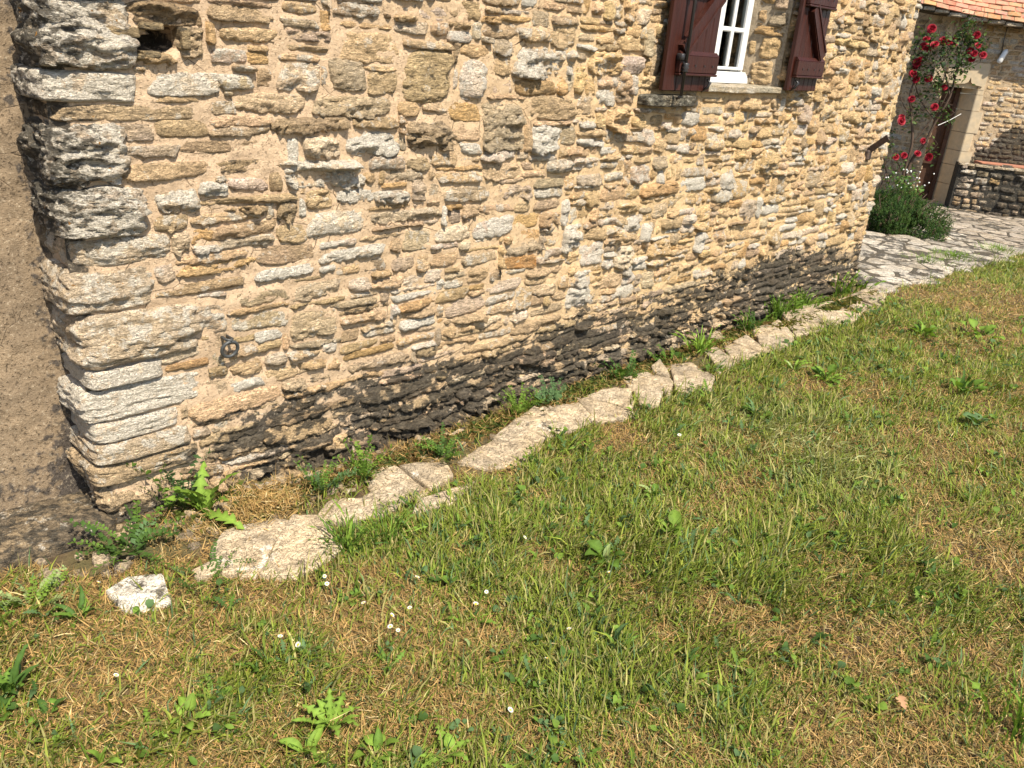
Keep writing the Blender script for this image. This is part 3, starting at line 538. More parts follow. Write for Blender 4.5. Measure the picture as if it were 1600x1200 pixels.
# casement window
YF = .205
win = link('window', None, house)
b = MB(); WX0, WX1, WZ0, WZ1 = 3.17, 3.885, 1.437, 2.40
b.box(WX0, WX0+.05, YF, YF+.06, WZ0, WZ1, .004); b.box(WX1-.042, WX1, YF, YF+.06, WZ0, WZ1, .004); b.box(WX0+.05, WX1-.042, YF, YF+.06, WZ1-.05, WZ1, .004)
b.build('frame', M_WHITE, win)
b = MB(); b.box(WX0+.051, WX1-.043, YF-.012, YF+.05, WZ0, WZ0+.034, .004)
for k in range(6):                                   # rounded drip rail
    a0 = math.pi/2*k/6; b.box(WX0+.02, WX1-.008, YF-.014-.036*math.cos(a0)**.7, YF-.0125, WZ0+.003+.06*k/6, WZ0+.003+.06*(k+1)/6)
b.build('drip_rail', M_WHITE, win)
mid = (WX0+WX1)/2; ys = YF-.016
for lx0, lx1 in ((WX0+.03, mid-.001), (mid+.001, WX1-.022)):
    b = MB(); st_ = .052
    b.box(lx0, lx0+st_, ys, ys+.045, WZ0+.07, WZ1-.03, .006); b.box(lx1-st_, lx1, ys, ys+.045, WZ0+.07, WZ1-.03, .006)
    b.box(lx0+st_, lx1-st_, ys+.001, ys+.044, WZ0+.07, 1.525, .006); b.box(lx0+st_, lx1-st_, ys+.001, ys+.044, WZ1-.10, WZ1-.03, .006)
    b.build('sash', M_WHITE, win)
    b = MB(); mx = (lx0+lx1)/2
    b.box(mx-.013, mx+.013, ys+.004, ys+.036, 1.525, WZ1-.10, .006)
    for z in (1.722, 1.935, 2.14):
        b.box(lx0+st_, mx-.013, ys+.006, ys+.034, z-.013, z+.013, .006); b.box(mx+.013, lx1-st_, ys+.006, ys+.034, z-.013, z+.013, .006)
    b.build('glazing_bar', M_WHITE, win)
g = NB('window_glass'); gl = g.n('ShaderNodeBsdfGlossy'); gl.inputs['Roughness'].default_value = .03; trn = g.n('ShaderNodeBsdfTransparent'); trn.inputs[0].default_value = (.86, .9, .88, 1)
fr = g.n('ShaderNodeFresnel'); fr.inputs[0].default_value = 1.5; mxs = g.n('ShaderNodeMixShader'); g.l(fr.outputs[0], mxs.inputs[0]); g.l(trn.outputs[0], mxs.inputs[1]); g.l(gl.outputs[0], mxs.inputs[2]); g.l(mxs.outputs[0], g.out.inputs[0])
for lx0, lx1 in ((WX0+.03, mid-.001), (mid+.001, WX1-.022)):
    mx = (lx0+lx1)/2
    for xa, xb in ((lx0+.052, mx-.013), (mx+.013, lx1-.052)):
        for za, zb in ((1.525, 1.709), (1.735, 1.922), (1.948, 2.127), (2.153, WZ1-.10)):
            b = MB(); b.box(xa, xb, ys+.018, ys+.022, za, zb); b.build('pane', g.m, win)
M_ROOM = plain('room_plaster', (.10, .075, .055), .3, 4, .9, .001)
M_BEAM = plain('room_wood', (.07, .04, .022), .3, 10, .6, .001)
b = MB()
b.add([(2.6, .30, .6), (4.6, .30, .6), (4.6, 2.8, .6), (2.6, 2.8, .6), (2.6, .30, 2.6), (4.6, .30, 2.6), (4.6, 2.8, 2.6), (2.6, 2.8, 2.6)], [(0, 1, 2, 3), (7, 6, 5, 4), (1, 5, 6, 2), (2, 6, 7, 3), (3, 7, 4, 0)])
for z in (1.3, 1.55, 1.8, 2.05): b.box(2.7, 4.5, 2.45, 2.78, z, z+.04)
b.build('room', M_ROOM, house)

# shutters, opened flat against the wall
def shutter(x0, x1, y0, z0, z1, edges, rod=None, brace=1, label=None):
    sh = link('shutter', None, house)
    if label: sh['label'] = label
    for a, c in zip(edges[:-1], edges[1:]):
        b = MB(); b.box(a+.0015, c-.0015, y0, y0+.028, z0, z1, .004); b.build('plank', M_WOOD, sh)
    zb = [(z0+.085, z0+.185), (z0+.46, z0+.56)]
    for za, zc in zb:
        b = MB(); xx0 = x0+(.075 if rod else .02); xx1 = x1+.0
        b.box(xx0, xx1, y0-.030, y0-.0005, za, zc-.018, .004)
        b.add([(xx0, y0-.030, zc-.0185), (xx1, y0-.030, zc-.0185), (xx1, y0-.0005, zc-.0185), (xx0, y0-.0005, zc-.0185), (xx0+.002, y0-.012, zc), (xx1-.002, y0-.012, zc), (xx1-.002, y0-.0005, zc), (xx0+.002, y0-.0005, zc)], [(0, 3, 2, 1), (4, 5, 6, 7), (0, 1, 5, 4), (1, 2, 6, 5), (2, 3, 7, 6), (3, 0, 4, 7)])
        b.box(xx0, xx1, y0-.034, y0-.0005, za-.012, za-.0005, .003)
        b.build('batten', M_WOOD, sh)
        b = MB()
        for f in (.18, .38, .62, .84):
            b.box(xx0+(xx1-xx0)*f-.004, xx0+(xx1-xx0)*f+.004, y0-.0335, y0-.0302, (za+zc)/2-.018, (za+zc)/2-.010)
        b.build('bolt', M_IRON, sh)
    b = MB(); za, zc = zb[0][1]-.002, zb[1][0]-.013
    xa, xb_ = (x0+.10, x1-.05) if brace > 0 else (x1-.045, x0+.10)
    b.bar((xa, y0-.015, za), (xb_, y0-.015, zc), .075, .028, (0, 1, 0))
    e = Vector((xb_-xa, 0, zc-za)).normalized(); nn = Vector((-e.z, 0, e.x))*(.028*(1 if brace > 0 else -1))
    b.bar((xa+nn.x, y0-.032, za+nn.z+.02), (xb_+nn.x, y0-.032, zc+nn.z), .012, .005, (0, 1, 0)); b.bar((xa-nn.x, y0-.032, za-nn.z+.01), (xb_-nn.x, y0-.032, zc-nn.z), .012, .005, (0, 1, 0))
    b.build('brace', M_WOOD, sh)
    if rod:
        b = MB(); xr = x0+rod
        b.tube([(xr, y0-.045, z0-.02), (xr, y0-.045, z1)], .008, 8)
        b.tube([(xr, y0-.045, z0-.02), (xr, y0-.02, z0-.035)], .007, 6)
        b.build('bolt_rod', M_IRON, sh, True)
        for zk in (z0+.11, z0+.48):
            b = MB(); b.tube([(xr, y0-.045, zk-.022), (xr, y0-.045, zk-.016), (xr, y0-.045, zk-.008), (xr, y0-.045, zk), (xr, y0-.045, zk+.008), (xr, y0-.045, zk+.016), (xr, y0-.045, zk+.022)], [.011, .018, .012, .019, .012, .018, .011], 10)
            b.box(xr-.028, xr+.01, y0-.040, y0-.003, zk+.03, zk+.062, .004); b.build('rod_guide', M_IRON, sh, True)
        b = MB(); b.tube([(xr+.065, y0-.02, z0+.42), (xr+.065, y0-.035, z0+.425), (xr+.065, y0-.04, z0+.46), (xr+.065, y0-.03, z0+.51)], [.012, .016, .014, .018], 8); b.build('handle', M_IRON, sh, True)
    b = MB(); hx = x1-.055 if rod else x0+.05
    b.tube([(hx, y0+.01, z0+.0), (hx, y0-.02, z0+.02), (hx+.006, y0-.03, z0+.045), (hx, y0-.012, z0+.06)], [.007, .008, .008, .005], 6); b.build('hook', M_IRON, sh, True)
    return sh
shutter(2.70, 3.105, -.085, 1.408, 2.42, [2.70, 2.80, 2.872, 2.935, 2.998, 3.05, 3.105], .095, 1, 'left shutter with the black bolt rod')
shutter(3.93, 4.275, -.080, 1.424, 2.40, [3.93, 3.99, 4.05, 4.11, 4.165, 4.22, 4.275], None, -1, 'right shutter without a bolt rod')

# ------------------------------------------------------------------ brown roughcast wall set back on the left, dark slab at its foot
rw = thing('roughcast_wall', 'brown roughcast wall set back left of the stone corner', 'wall', (0, .2, 0))
xs = np.arange(-2.2, .05, .011); zs = np.arange(-.06, 2.72, .012)
X, Z = np.meshgrid(xs, zs, indexing='ij'); x = X.ravel(); z = Z.ravel(); o = x*0
d = .003*fbm(np.stack([x*60, z*60, o], 1), 2, 3)+.006*fbm(np.stack([x*25, z*25, o], 1), 3, 4)+.012*fbm(np.stack([x*3, z*3, o], 1), 2, 8)
V = np.stack([x, -d, z], 1); nz = fbm(np.stack([x*5, z*3, o], 1), 4, 15)
wd = np.clip(.62*sstep(.6, .0, z+.3*nz)+.55*sstep(-.13, .0, x+.04*nz)+.12*sstep(.1, .5, nz), 0, 1)
M_ROUGH = mortar_material('roughcast', (.255, .185, .115), (.19, .14, .09), (.055, .046, .039), 1.0, 0.35, 0.42)
link('render', np_mesh('render', V, [grid_faces(len(xs), len(zs))], np.ones((len(x), 3)), np.stack([o, wd, o], 1), True, [M_ROUGH]), rw)
b = MB(); b.box(-2.2, .01, .03, .25, -.06, 2.70); b.build('wall_core', M_ROUGH, rw)
V, F, T, Wt = rock(2.0, .34, .10, 71, 40, .10, 12, (.15, .115, .075), (.40, .70, .15), .2)
link_ = thing('stone_slab', 'dark lichen spotted stone slab at the foot of the roughcast wall', 'slab', (-.99, .075, -.014), me=np_mesh('stone_slab', V, [F], T, Wt, True, [M_STONE]))

# ------------------------------------------------------------------ iron ring and iron bar on the stone wall
t = thing('iron_ring', 'grey iron ring hanging from a staple low on the stone wall', 'ring', (.455, 0, .535))
b = MB(); b.tube([(.029*math.sin(a), -.040-.012*math.cos(a)*.6, .029*math.cos(a)) for a in np.linspace(0, 2*math.pi, 25)], .0062, 8, False); b.build('ring', M_STEEL, t, True)
b = MB(); b.tube([(-.010, .02, .034), (-.010, -.042, .036), (0, -.052, .036), (.010, -.042, .036), (.010, .02, .034)], .0055, 6); b.build('staple', M_STEEL, t, True)
t = thing('iron_bar', 'flat rusty iron bar sticking out of the house wall near its far end', 'bar', (5.42, 0, 1.0))
M_RUST = plain('rusty_iron', (.085, .055, .038), .35, 40, .75, .002, col2=(.05, .036, .03))
b = MB(); b.bar((.03, .05, -.03), (.0, -.135, .135), .012, .042, (0, 0, 1)); b.build('bar', M_RUST, t)
b = MB(); b.box(-.015, .05, -.03, .03, -.04, .03, .008); b.build('socket', M_RUST, t)
# ------------------------------------------------------------------ ground, drip path, terrace
def soil_bump(x, y):
    return .012*fbm(np.stack([np.asarray(x)*2.2, np.asarray(y)*2.2, np.asarray(x)*0], -1), 3, 44)-.004
def ground_z(x, y):
    x = np.asarray(x, float); y = np.asarray(y, float)
    bank = -.055*sstep(-.27, -.12, y)*sstep(.3, .9, x)*sstep(5.9, 5.6, x)
    return gz(x, y)+soil_bump(x, y)*sstep(13, 9, x)+bank-.02*sstep(5.55, 5.8, x)*sstep(-.42, -.22, y)
GXs = np.concatenate([[-60, -30, -12, -6], np.arange(-3, 7, .05), np.arange(7, 12.5, .15), [14, 17, 22, 30, 45, 70]])
GYs = np.concatenate([[-60, -30, -15, -8], np.arange(-5, .3, .05), np.arange(.4, 3, .2), [4, 6, 10, 20, 40, 60]])
X, Y = np.meshgrid(GXs, GYs, indexing='ij'); V = np.stack([X.ravel(), Y.ravel(), ground_z(X, Y).ravel()], 1)
nm = NB('dry_soil'); n1 = nm.noise(6, 5, .6); n2 = nm.noise(55, 5, .7); n3 = nm.noise(2.2, 4)
c = nm.mix(nm.ss(n1, .35, .65), (.075, .050, .028), (.17, .115, .055)); c = nm.mix(nm.ss(n3, .45, .7), c, (.10, .09, .035))
c = nm.mix(1.0, c, nm.gray(nm.ma('MULTIPLY_ADD', n2, 1.3, .35)), 'MULTIPLY')
M_SOIL = nm.done(c, nm.bump(n2, 1.0, .02), .95)
link('ground', np_mesh('ground', V, [grid_faces(len(GXs), len(GYs))], None, None, True, [M_SOIL]), None, kind='structure')

def slab_from_poly(poly, thick, seed, ztop, res=.03, tint=(.46, .37, .25), wear=(.35, .2, .1), rough=.004, grow=1.0):
    """flagstone: ragged outline with worn edge, uneven top; local to its centre"""
    P = np.array(poly, float); c = P.mean(0); rng = np.random.default_rng(seed)
    pts = []
    for i in range(len(P)):
        a, b_ = P[i], P[(i+1) % len(P)]; m = max(2, int(np.linalg.norm(b_-a)/res))
        for k in range(m): pts.append(a+(b_-a)*k/m)
    pts = np.array(pts); n = len(pts)
    j = fbm(np.stack([pts[:, 0]*14, pts[:, 1]*14, pts[:, 0]*0+seed], 1), 3, 5); j2 = fbm(np.stack([pts[:, 0]*45, pts[:, 1]*45, pts[:, 0]*0+seed], 1), 2, 6); pts = c+(pts-c)*(grow+.05*j+.03*j2)[:, None]
    # soften corners
    for _ in range(1): pts = .8*pts+.1*(np.roll(pts, 1, 0)+np.roll(pts, -1, 0))
    rings = [(1.0, -thick), (1.012, -.012), (.992, -.002), (.95, 0.0), (.72, .001), (.45, .001), (.2, .001)]
    tilt = rng.normal(0, .008, 2); V = []
    for s, z in rings:
        q = c+(pts-c)*s; zz = ztop+z+(q-c)@tilt
        zz = zz+(rough*fbm(np.stack([q[:, 0]*13, q[:, 1]*13, q[:, 0]*0+seed*2], 1), 3, 9)*1.6+.5*rough*np.floor(3*fbm(np.stack([q[:, 0]*6, q[:, 1]*9, q[:, 0]*0+seed], 1), 2, 19)) if z > -.01 else rough*2*j)
        V.append(np.concatenate([q, zz[:, None]], 1))
    V = np.concatenate(V+[np.array([[c[0], c[1], ztop+.001]])]); F = []
    for r in range(len(rings)-1):
        i = np.arange(n); F.append(np.stack([r*n+i, r*n+(i+1) % n, (r+1)*n+(i+1) % n, (r+1)*n+i], 1))
    r = len(rings)-1; i = np.arange(n); tri = np.stack([r*n+i, r*n+(i+1) % n, np.full(n, len(V)-1)], 1)
    o = np.array([c[0], c[1], ztop]); t = np.array(tint)*rng.uniform(.85, 1.15)
    return V-o, [np.concatenate(F), tri], np.tile(t, (len(V), 1)), np.tile(np.array(wear)*rng.uniform(.6, 1.4), (len(V), 1)), o
nm = NB('flag_dust'); 
M_FLAG = stone_material('flagstone_lime', .55, .4)
path = link('drip_path', None, None, kind='structure')
def split(poly, q):
    """break a long slab in two across its length"""
    P = np.array(poly); c = P.mean(0); d = P-c; u, s_, vt = np.linalg.svd(d); ax = vt[0]; a = .5*math.sin(q*4.1); ax = np.array([ax[0]*math.cos(a)-ax[1]*math.sin(a), ax[0]*math.sin(a)+ax[1]*math.cos(a)]); m = c+ax*.03*math.sin(q*2.7); out = []
    for sg in (1, -1):
        new = []
        for p, r in zip(P, np.roll(P, -1, 0)):
            da, db = ((p-m)@ax)*sg-.006, ((r-m)@ax)*sg-.006
            if da >= 0: new.append(p)
            if da*db < 0: new.append(p+(r-p)*da/(da-db))
        if len(new) >= 3: out.append(np.array(new))
    return out
PIECES = []
for q, poly in enumerate(FLAGS):
    P = np.array(poly); ext = (P.max(0)-P.min(0)).max()
    PIECES += [(q, p) for p in (split(poly, q) if q >= 1 and ext > .36 else [P])]
for qq, (q, poly) in enumerate(PIECES):
    P = np.array(poly); cx, cy = P.mean(0)
    wr = (.75, .55, .2) if q == 0 else (.50, .48, .3) if q == 1 else (.28, .40, .1) if q < 12 else (.25, .45, .1)
    tn = (.46, .43, .37) if q == 0 else (.38, .305, .21)
    V, F, T, Wt, o = slab_from_poly(poly, .06, qq+3, float(ground_z(cx, cy))+.019+.005*math.sin(qq*1.9), .022, tn, wr, .006 if q < 3 else .0035, 1.035)
    link('flagstone', np_mesh('flagstone', V, F, T, Wt, True, [M_FLAG]), path, o)
# terrace: irregular paving (Voronoi cells), falling gently away
def voronoi(seeds, box):
    out = []
    for i, s in enumerate(seeds):
        d = np.hypot(*(seeds-s).T); nb_ = np.argsort(d)[1:16]; poly = [np.array(p, float) for p in ((box[0], box[2]), (box[1], box[2]), (box[1], box[3]), (box[0], box[3]))]
        for k in nb_:
            m = (s+seeds[k])/2; nrm = seeds[k]-s; new = []
            for a, b_ in zip(poly, poly[1:]+poly[:1]):
                da, db = (a-m)@nrm, (b_-m)@nrm
                if da <= 0: new.append(a)
                if da*db < 0: new.append(a+(b_-a)*da/(da-db))
            poly = new
            if len(poly) < 3: break
        out.append(poly)
    return out
rng = np.random.default_rng(21); seeds = []
y = -.70
while y < 2.3:
    x = 5.55+rng.uniform(0, .2)
    while x < 13.2:
        seeds.append((x+rng.normal(0, .05), y+rng.normal(0, .045))); x += rng.uniform(.22, .46)
    y += .235
seeds = np.array(seeds)
ter = link('terrace', None, None, kind='structure')
b = MB(); gxs = [5.78, 7, 8.5, 10, 12, 13.4]
for a, c_ in zip(gxs[:-1], gxs[1:]):
    b.add([(a, -.26, gz(a, 0)+.014), (c_, -.26, gz(c_, 0)+.014), (c_, 3.2, gz(c_, 0)+.014), (a, 3.2, gz(a, 0)+.014)], [(0, 1, 2, 3)])
b.build('joint_bed', M_DARKMORTAR, ter)
nflag = 0
for q, poly in enumerate(voronoi(seeds, (5.4, 13.4, -.9, 2.4))):
    P = np.array(poly)
    if len(P) < 3: continue
    c = P.mean(0); edge = -.30-.012*(c[0]-5.8)+.06*math.sin(c[0]*3.1)
    if c[1] < edge or c[0] < 5.66 or (c[0] < 5.83 and c[1] > -.06): continue
    v = np.array([c[0], c[1], gz(c[0], 0)])-CAM; zz = v@FWD; px = 800+1294*(v@RGT)/zz
    if px > 1720 or px < 1290: continue
    P = c+(P-c)*.88; d = c[0]
    tn = np.array((.58, .51, .41) if d < 9.6 else (.46, .385, .30))*rng.uniform(.75, 1.2)
    V, F, T, Wt, o = slab_from_poly(P, .03, q+100, float(gz(c[0], 0))+.0175+.0015*rng.normal(), .07, tn, (.42, .58, .1), .0022)
    link('flagstone', np_mesh('flagstone', V, F, T, Wt, True, [M_STONE_FAR]), ter, o); nflag += 1

# ------------------------------------------------------------------ farm building at the back
FA = math.radians(26); FN = np.array([-math.cos(FA), -math.sin(FA), 0]); FT = np.array([math.sin(FA), -math.cos(FA), 0]); FO = np.array([12.648, 1.605, 0.0]); ZB = -.27
def fp(u, z, d=0.0): return FO+FT*u+FN*d+np.array([0, 0, z])
farm = thing('farm_building', 'pale stone farm building with an orange tiled roof and a dressed stone doorway', 'building', (0, 0, 0))
def far_frame(X, Z, d, s):
    return FO[None, :]+X[:, None]*FT[None, :]+d[:, None]*FN[None, :]+np.stack([X*0, X*0, Z], 1)
def farstain(x, z):
    n = fbm(np.stack([np.asarray(x)*5, np.asarray(z)*5, np.asarray(x)*0], -1), 3, 71)
    top = .50+.42*sstep(.1, .62, x)
    return np.clip(1.05*sstep(top+.08, top-.08, z+.1*n)*sstep(.02, .2, x-.25*np.clip(.5-z, -.2, .5)+.05*n), 0, 1)
# right part of the front
xs = np.arange(-.01, 2.6, .02); zs = np.arange(ZB-.05, 2.5, .02)
V, F, T, Wt = mortar_grid(xs, zs, far_frame, None, farstain, .8, 61)
link('wall', np_mesh('wall', V, [F], T, Wt, True, [M_MORTAR_FAR]), farm)
sp = []; rng = np.random.default_rng(33); z = ZB
while z < 2.2:
    h = rng.uniform(.055, .095); u = .13+rng.uniform(-.03, .05) if z < 1.4 else .09
    if z > 1.36 and z < 1.76: u = .085
    if z >= 1.74: u = -.42
    while u < 1.25:
        w = rng.uniform(.07, .22); sp.append(dict(x=u+w/2, z=z+h/2, w=w-.008, h=h-.006, k=rng.choice(['y', 'b', 'w', 'y', 'o', 'g'], p=[.42, .15, .3, .05, .03, .05]), p=rng.uniform(.006, .017))); u += w
    z += h
for V, F, T, Wt, c in make_relief(sp, lambda x, z: .02, far_frame, farstain, 14, 1, .02):
    link('stone', np_mesh('stone', V, [F], T, Wt, True, [M_STONE_FAR]), farm, c)
# above the door, behind the lintel
b = MB(); 
pts = [fp(-.6, 1.70, -.01), fp(0, 1.70, -.01), fp(0, 2.5, -.01), fp(-.6, 2.5, -.01)]; b.add([tuple(p) for p in pts], [(0, 1, 2, 3)]); b.build('wall', M_MORTAR_FAR, farm)
# jamb stones with a splayed reveal
zj = [ZB, .06, .335, .545, .80, 1.10, 1.32, 1.395]
M_J = stone_material('jamb_stone', .5)
for q, (z0, z1) in enumerate(zip(zj[:-1], zj[1:])):
    L = [.16, .11, .15, .10, .14, .085, .075][q]; y0 = .012+.004*math.sin(q*2)
    prof = [(L, -.05), (L, y0-.004), (L-.004, y0), (.002, y0), (-.012, y0-.006), (-.055, -.06), (-.19, -.235), (-.19, -.30), (L, -.30)]
    b = MB(); lo = [tuple(fp(u, z0+.003, d)) for u, d in prof]; hi = [tuple(fp(u, z1-.003, d)) for u, d in prof]; n = len(prof)
    b.add(lo+hi, [tuple(range(n))[::-1], tuple(range(n, 2*n))]+[(i, (i+1) % n, n+(i+1) % n, n+i) for i in range(n)])
    b.build('jamb_stone', M_ASHLAR, farm)
# lintel with a little pointed arch cut in its lower edge
prof = [(.07, 1.385), (.07, 1.73), (-.62, 1.755), (-.62, 1.44), (-.29, 1.445), (-.20, 1.452), (-.155, 1.475), (-.135, 1.545), (-.118, 1.475), (-.08, 1.448), (.035, 1.43), (.02, 1.40), (-.02, 1.392)]
b = MB(); n = len(prof); f_ = [tuple(fp(u, z, .014)) for u, z in prof]; bk = [tuple(fp(u, z, -.035)) for u, z in prof]
b.add(f_+bk, [tuple(range(n)), tuple(range(n, 2*n))[::-1]]+[((i+1) % n, i, n+i, n+(i+1) % n) for i in range(n)])
q_ = [(-.62, 1.40), (.066, 1.388), (.066, 1.72), (-.62, 1.74)]; f_ = [tuple(fp(u, z, -.036)) for u, z in q_]; bk = [tuple(fp(u, z, -.32)) for u, z in q_]
b.add(f_+bk, [(0, 1, 2, 3), (7, 6, 5, 4)]+[((i+1) % 4, i, 4+i, 4+(i+1) % 4) for i in range(4)])
b.build('lintel', M_ASHLAR, farm)
# open door in the shade of the doorway
door = link('door', None, farm)
M_DOOR = plain('brown_door_wood', (.075, .035, .018), .3, 14, .7, .002, col2=(.05, .024, .014))
for q in range(4):
    u0 = -.70+q*.13; b = MB(); lo = [fp(u0, ZB, -.27), fp(u0+.127, ZB, -.27), fp(u0+.127, ZB, -.31), fp(u0, ZB, -.31)]; hi = [p+np.array([0, 0, 1.665]) for p in lo]
    b.add([tuple(p) for p in lo+hi], [(3, 2, 1, 0), (4, 5, 6, 7), (0, 1, 5, 4), (1, 2, 6, 5), (2, 3, 7, 6), (3, 0, 4, 7)]); b.build('plank', M_DOOR, door)
b = MB()
for z0, z1 in ((1.22, 1.36), (.30, .42), (-.22, -.12)):
    lo = [fp(-.62, z0, -.235), fp(-.185, z0, -.235), fp(-.185, z0, -.268), fp(-.62, z0, -.268)]; hi = [p+np.array([0, 0, z1-z0]) for p in lo]
    b.add([tuple(p) for p in lo+hi], [(3, 2, 1, 0), (4, 5, 6, 7), (0, 1, 5, 4), (1, 2, 6, 5), (2, 3, 7, 6), (3, 0, 4, 7)])
b.build('rail', M_DOOR, door)
b = MB(); lo = [fp(-.245, ZB, -.20), fp(-.19, ZB, -.20), fp(-.19, ZB, -.268), fp(-.245, ZB, -.268)]; hi = [p+np.array([0, 0, 1.66]) for p in lo]
b.add([tuple(p) for p in lo+hi], [(3, 2, 1, 0), (4, 5, 6, 7), (0, 1, 5, 4), (1, 2, 6, 5), (2, 3, 7, 6), (3, 0, 4, 7)]); b.build('door_frame', M_DOOR, farm)
b = MB(); lo = [fp(-.55, ZB-.02, .05), fp(.0, ZB-.02, .05), fp(.0, ZB-.02, -.30), fp(-.55, ZB-.02, -.30)]; hi = [p+np.array([0, 0, .07]) for p in lo]
b.add([tuple(p) for p in lo+hi], [(3, 2, 1, 0), (4, 5, 6, 7), (0, 1, 5, 4), (1, 2, 6, 5), (2, 3, 7, 6), (3, 0, 4, 7)]); b.build('threshold', M_ASHLAR, farm)
# left part of the front, turned away from the sun
A0 = fp(-.47, 0, .03); LT = np.array([.34, .94, 0]); LN = np.array([-.94, .34, 0])
def left_frame(X, Z, d, s): return A0[None, :]+X[:, None]*LT[None, :]+d[:, None]*LN[None, :]+np.stack([X*0, X*0, Z], 1)
xs = np.arange(0, 2.2, .025); zs = np.arange(ZB-.05, 2.62, .025)
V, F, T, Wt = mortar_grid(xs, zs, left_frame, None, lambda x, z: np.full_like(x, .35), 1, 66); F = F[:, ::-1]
link('wall', np_mesh('wall', V, [F], T, Wt, True, [M_MORTAR_FAR]), farm)
b = MB(); lo = [A0+np.array([0, 0, ZB]), A0+np.array([.30, .16, ZB])]; b.add([tuple(p) for p in lo]+[tuple(p+np.array([0, 0, 2.85])) for p in lo], [(0, 1, 3, 2)]); b.build('wall', M_MORTAR_FAR, farm)
sp = []; z = ZB
while z < 2.2:
    h = rng.uniform(.06, .11); u = rng.uniform(0, .04)
    while u < .85:
        w = rng.uniform(.09, .26); sp.append(dict(x=u+w/2, z=z+h/2, w=w-.012, h=h-.01, k=rng.choice(['g', 'k', 'b', 't']), p=rng.uniform(.006, .014))); u += w
    z += h
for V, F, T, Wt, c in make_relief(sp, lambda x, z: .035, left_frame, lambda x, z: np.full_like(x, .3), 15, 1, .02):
    link('stone', np_mesh('stone', V, [F[:, ::-1]], T, Wt, True, [M_STONE_FAR]), farm, c)
# roof: rows of flat clay tiles above a stone eaves course; the eave line sags to the right
RU0, RU1 = -1.5, 1.6
def eave_z(u): return 2.300-.118*(u+.5)+.01*math.sin(u*5)
SL = math.radians(44); E0 = .28
b = MB()
M_TILE = NB('clay_tile'); ta = M_TILE.attr('tint').outputs['Color']; tn1 = M_TILE.noise(7, 5); tn2 = M_TILE.noise(26, 5, .65)
tc = M_TILE.mix(1.0, ta, M_TILE.gray(M_TILE.ma('MULTIPLY_ADD', tn2, .8, .6)), 'MULTIPLY'); tw = M_TILE.attr('wear').outputs['Color']
tc = M_TILE.mix(M_TILE.ma('MULTIPLY', M_TILE.ss(tn2, .46, .62), M_TILE.sep(tw)[0]), tc, M_TILE.mix(tn1, (.15, .14, .07), (.30, .27, .17)))
M_TILE = M_TILE.done(tc, M_TILE.bump(tn2, .5, .006), .85)
def roofp(u, s, up):            # s along the slope from the eave, up normal to the slope
    d = E0-s*math.cos(SL)-up*-math.sin(SL); return fp(u, eave_z(u)+.055+s*math.sin(SL)+up*math.cos(SL), d)
rows = 22; expo = .088
b = MB(); q4 = [roofp(RU0, -.0, -.02), roofp(RU1, -.0, -.02), roofp(RU1, 3.2, -.02), roofp(RU0, 3.2, -.02)]; q5 = [p-np.array([0, 0, .05]) for p in q4]
b.add([tuple(p) for p in q4+q5], [(0, 1, 2, 3), (7, 6, 5, 4), (1, 0, 4, 5)]); b.build('roof_deck', M_DARKMORTAR, farm)
rng = np.random.default_rng(8); vtx = []
nt_ = 0
for r in range(rows):
    u = RU0+(.08 if r % 2 else 0)
    while u < RU1:
        w = .165; s0 = r*expo-.03+rng.normal(0, .004); L = .21
        vis = False
        c0 = roofp(u+w/2, s0, .012)-CAM; zz = c0@FWD; px = 800+1294*(c0@RGT)/zz; py = 600-1294*(c0@UPV)/zz
        if 1395 < px < 1690 and -60 < py < 70:
            t1 = rng.normal(0, .004); up0 = .024+rng.normal(0, .003); ps = []
            for du, ds, upn in ((.003, 0, up0+t1), (w*.35, -.004, up0+.004), (w*.65, -.004, up0+.004), (w-.003, 0, up0-t1), (w-.003, L, -.004), (.003, L, -.004)): ps.append((u+du, s0+ds, upn))
            top = [roofp(*p) for p in ps]; bot = [roofp(p[0], p[1], p[2]-.014) for p in ps]; c = np.mean(top+bot, 0); n = 6
            age = float(np.clip(.95-r*.13+.35*math.sin(u*4+1.2)+rng.normal(0, .2), .03, .95)); col = np.array((.44, .185, .105))*rng.uniform(.72, 1.22)*np.array([1, rng.uniform(.85, 1.25), rng.uniform(.8, 1.3)])
            me = np_mesh('roof_tile', np.array(top+bot)-c, [np.array([list(range(6)), list(range(11, 5, -1))]), np.array([((i+1) % 6, i, 6+i, 6+(i+1) % 6) for i in range(6)])], np.tile(col, (12, 1)), np.tile([age, 0, 0], (12, 1)), False, [M_TILE])
            link('roof_tile', me, farm, c); nt_ += 1
        u += w
u = -1.35; q = 0
while u < 1.5:
    w = rng.uniform(.13, .3); z = eave_z(u+w/2); V, F, T, Wt = rock(w-.004, .22, .052, 300+q, 8, .16, 8, (.50, .42, .31), (.5, .4, .2), .5)
    V = V[:, :1]*FT[None, :]+V[:, 1:2]*-FN[None, :]+V[:, 2:]*np.array([[0, 0, 1]])
    if -1.2 < u < 1.1: link('eaves_stone', np_mesh('eaves_stone', V, [F], T, Wt, True, [M_STONE_FAR]), farm, fp(u+w/2, z+.01, E0-.10))
    u += w; q += 1
b = MB(); q4 = [fp(RU0, eave_z(RU0)-.01, E0-.05), fp(RU1, eave_z(RU1)-.01, E0-.05), fp(RU1, eave_z(RU1)-.01, -.3), fp(RU0, eave_z(RU0)-.01, -.3)]; b.add([tuple(p) for p in q4]+[tuple(p+np.array([0, 0, .02])) for p in q4], [(3, 2, 1, 0), (4, 5, 6, 7), (0, 1, 5, 4)])
b.build('soffit', M_DARKMORTAR, farm)
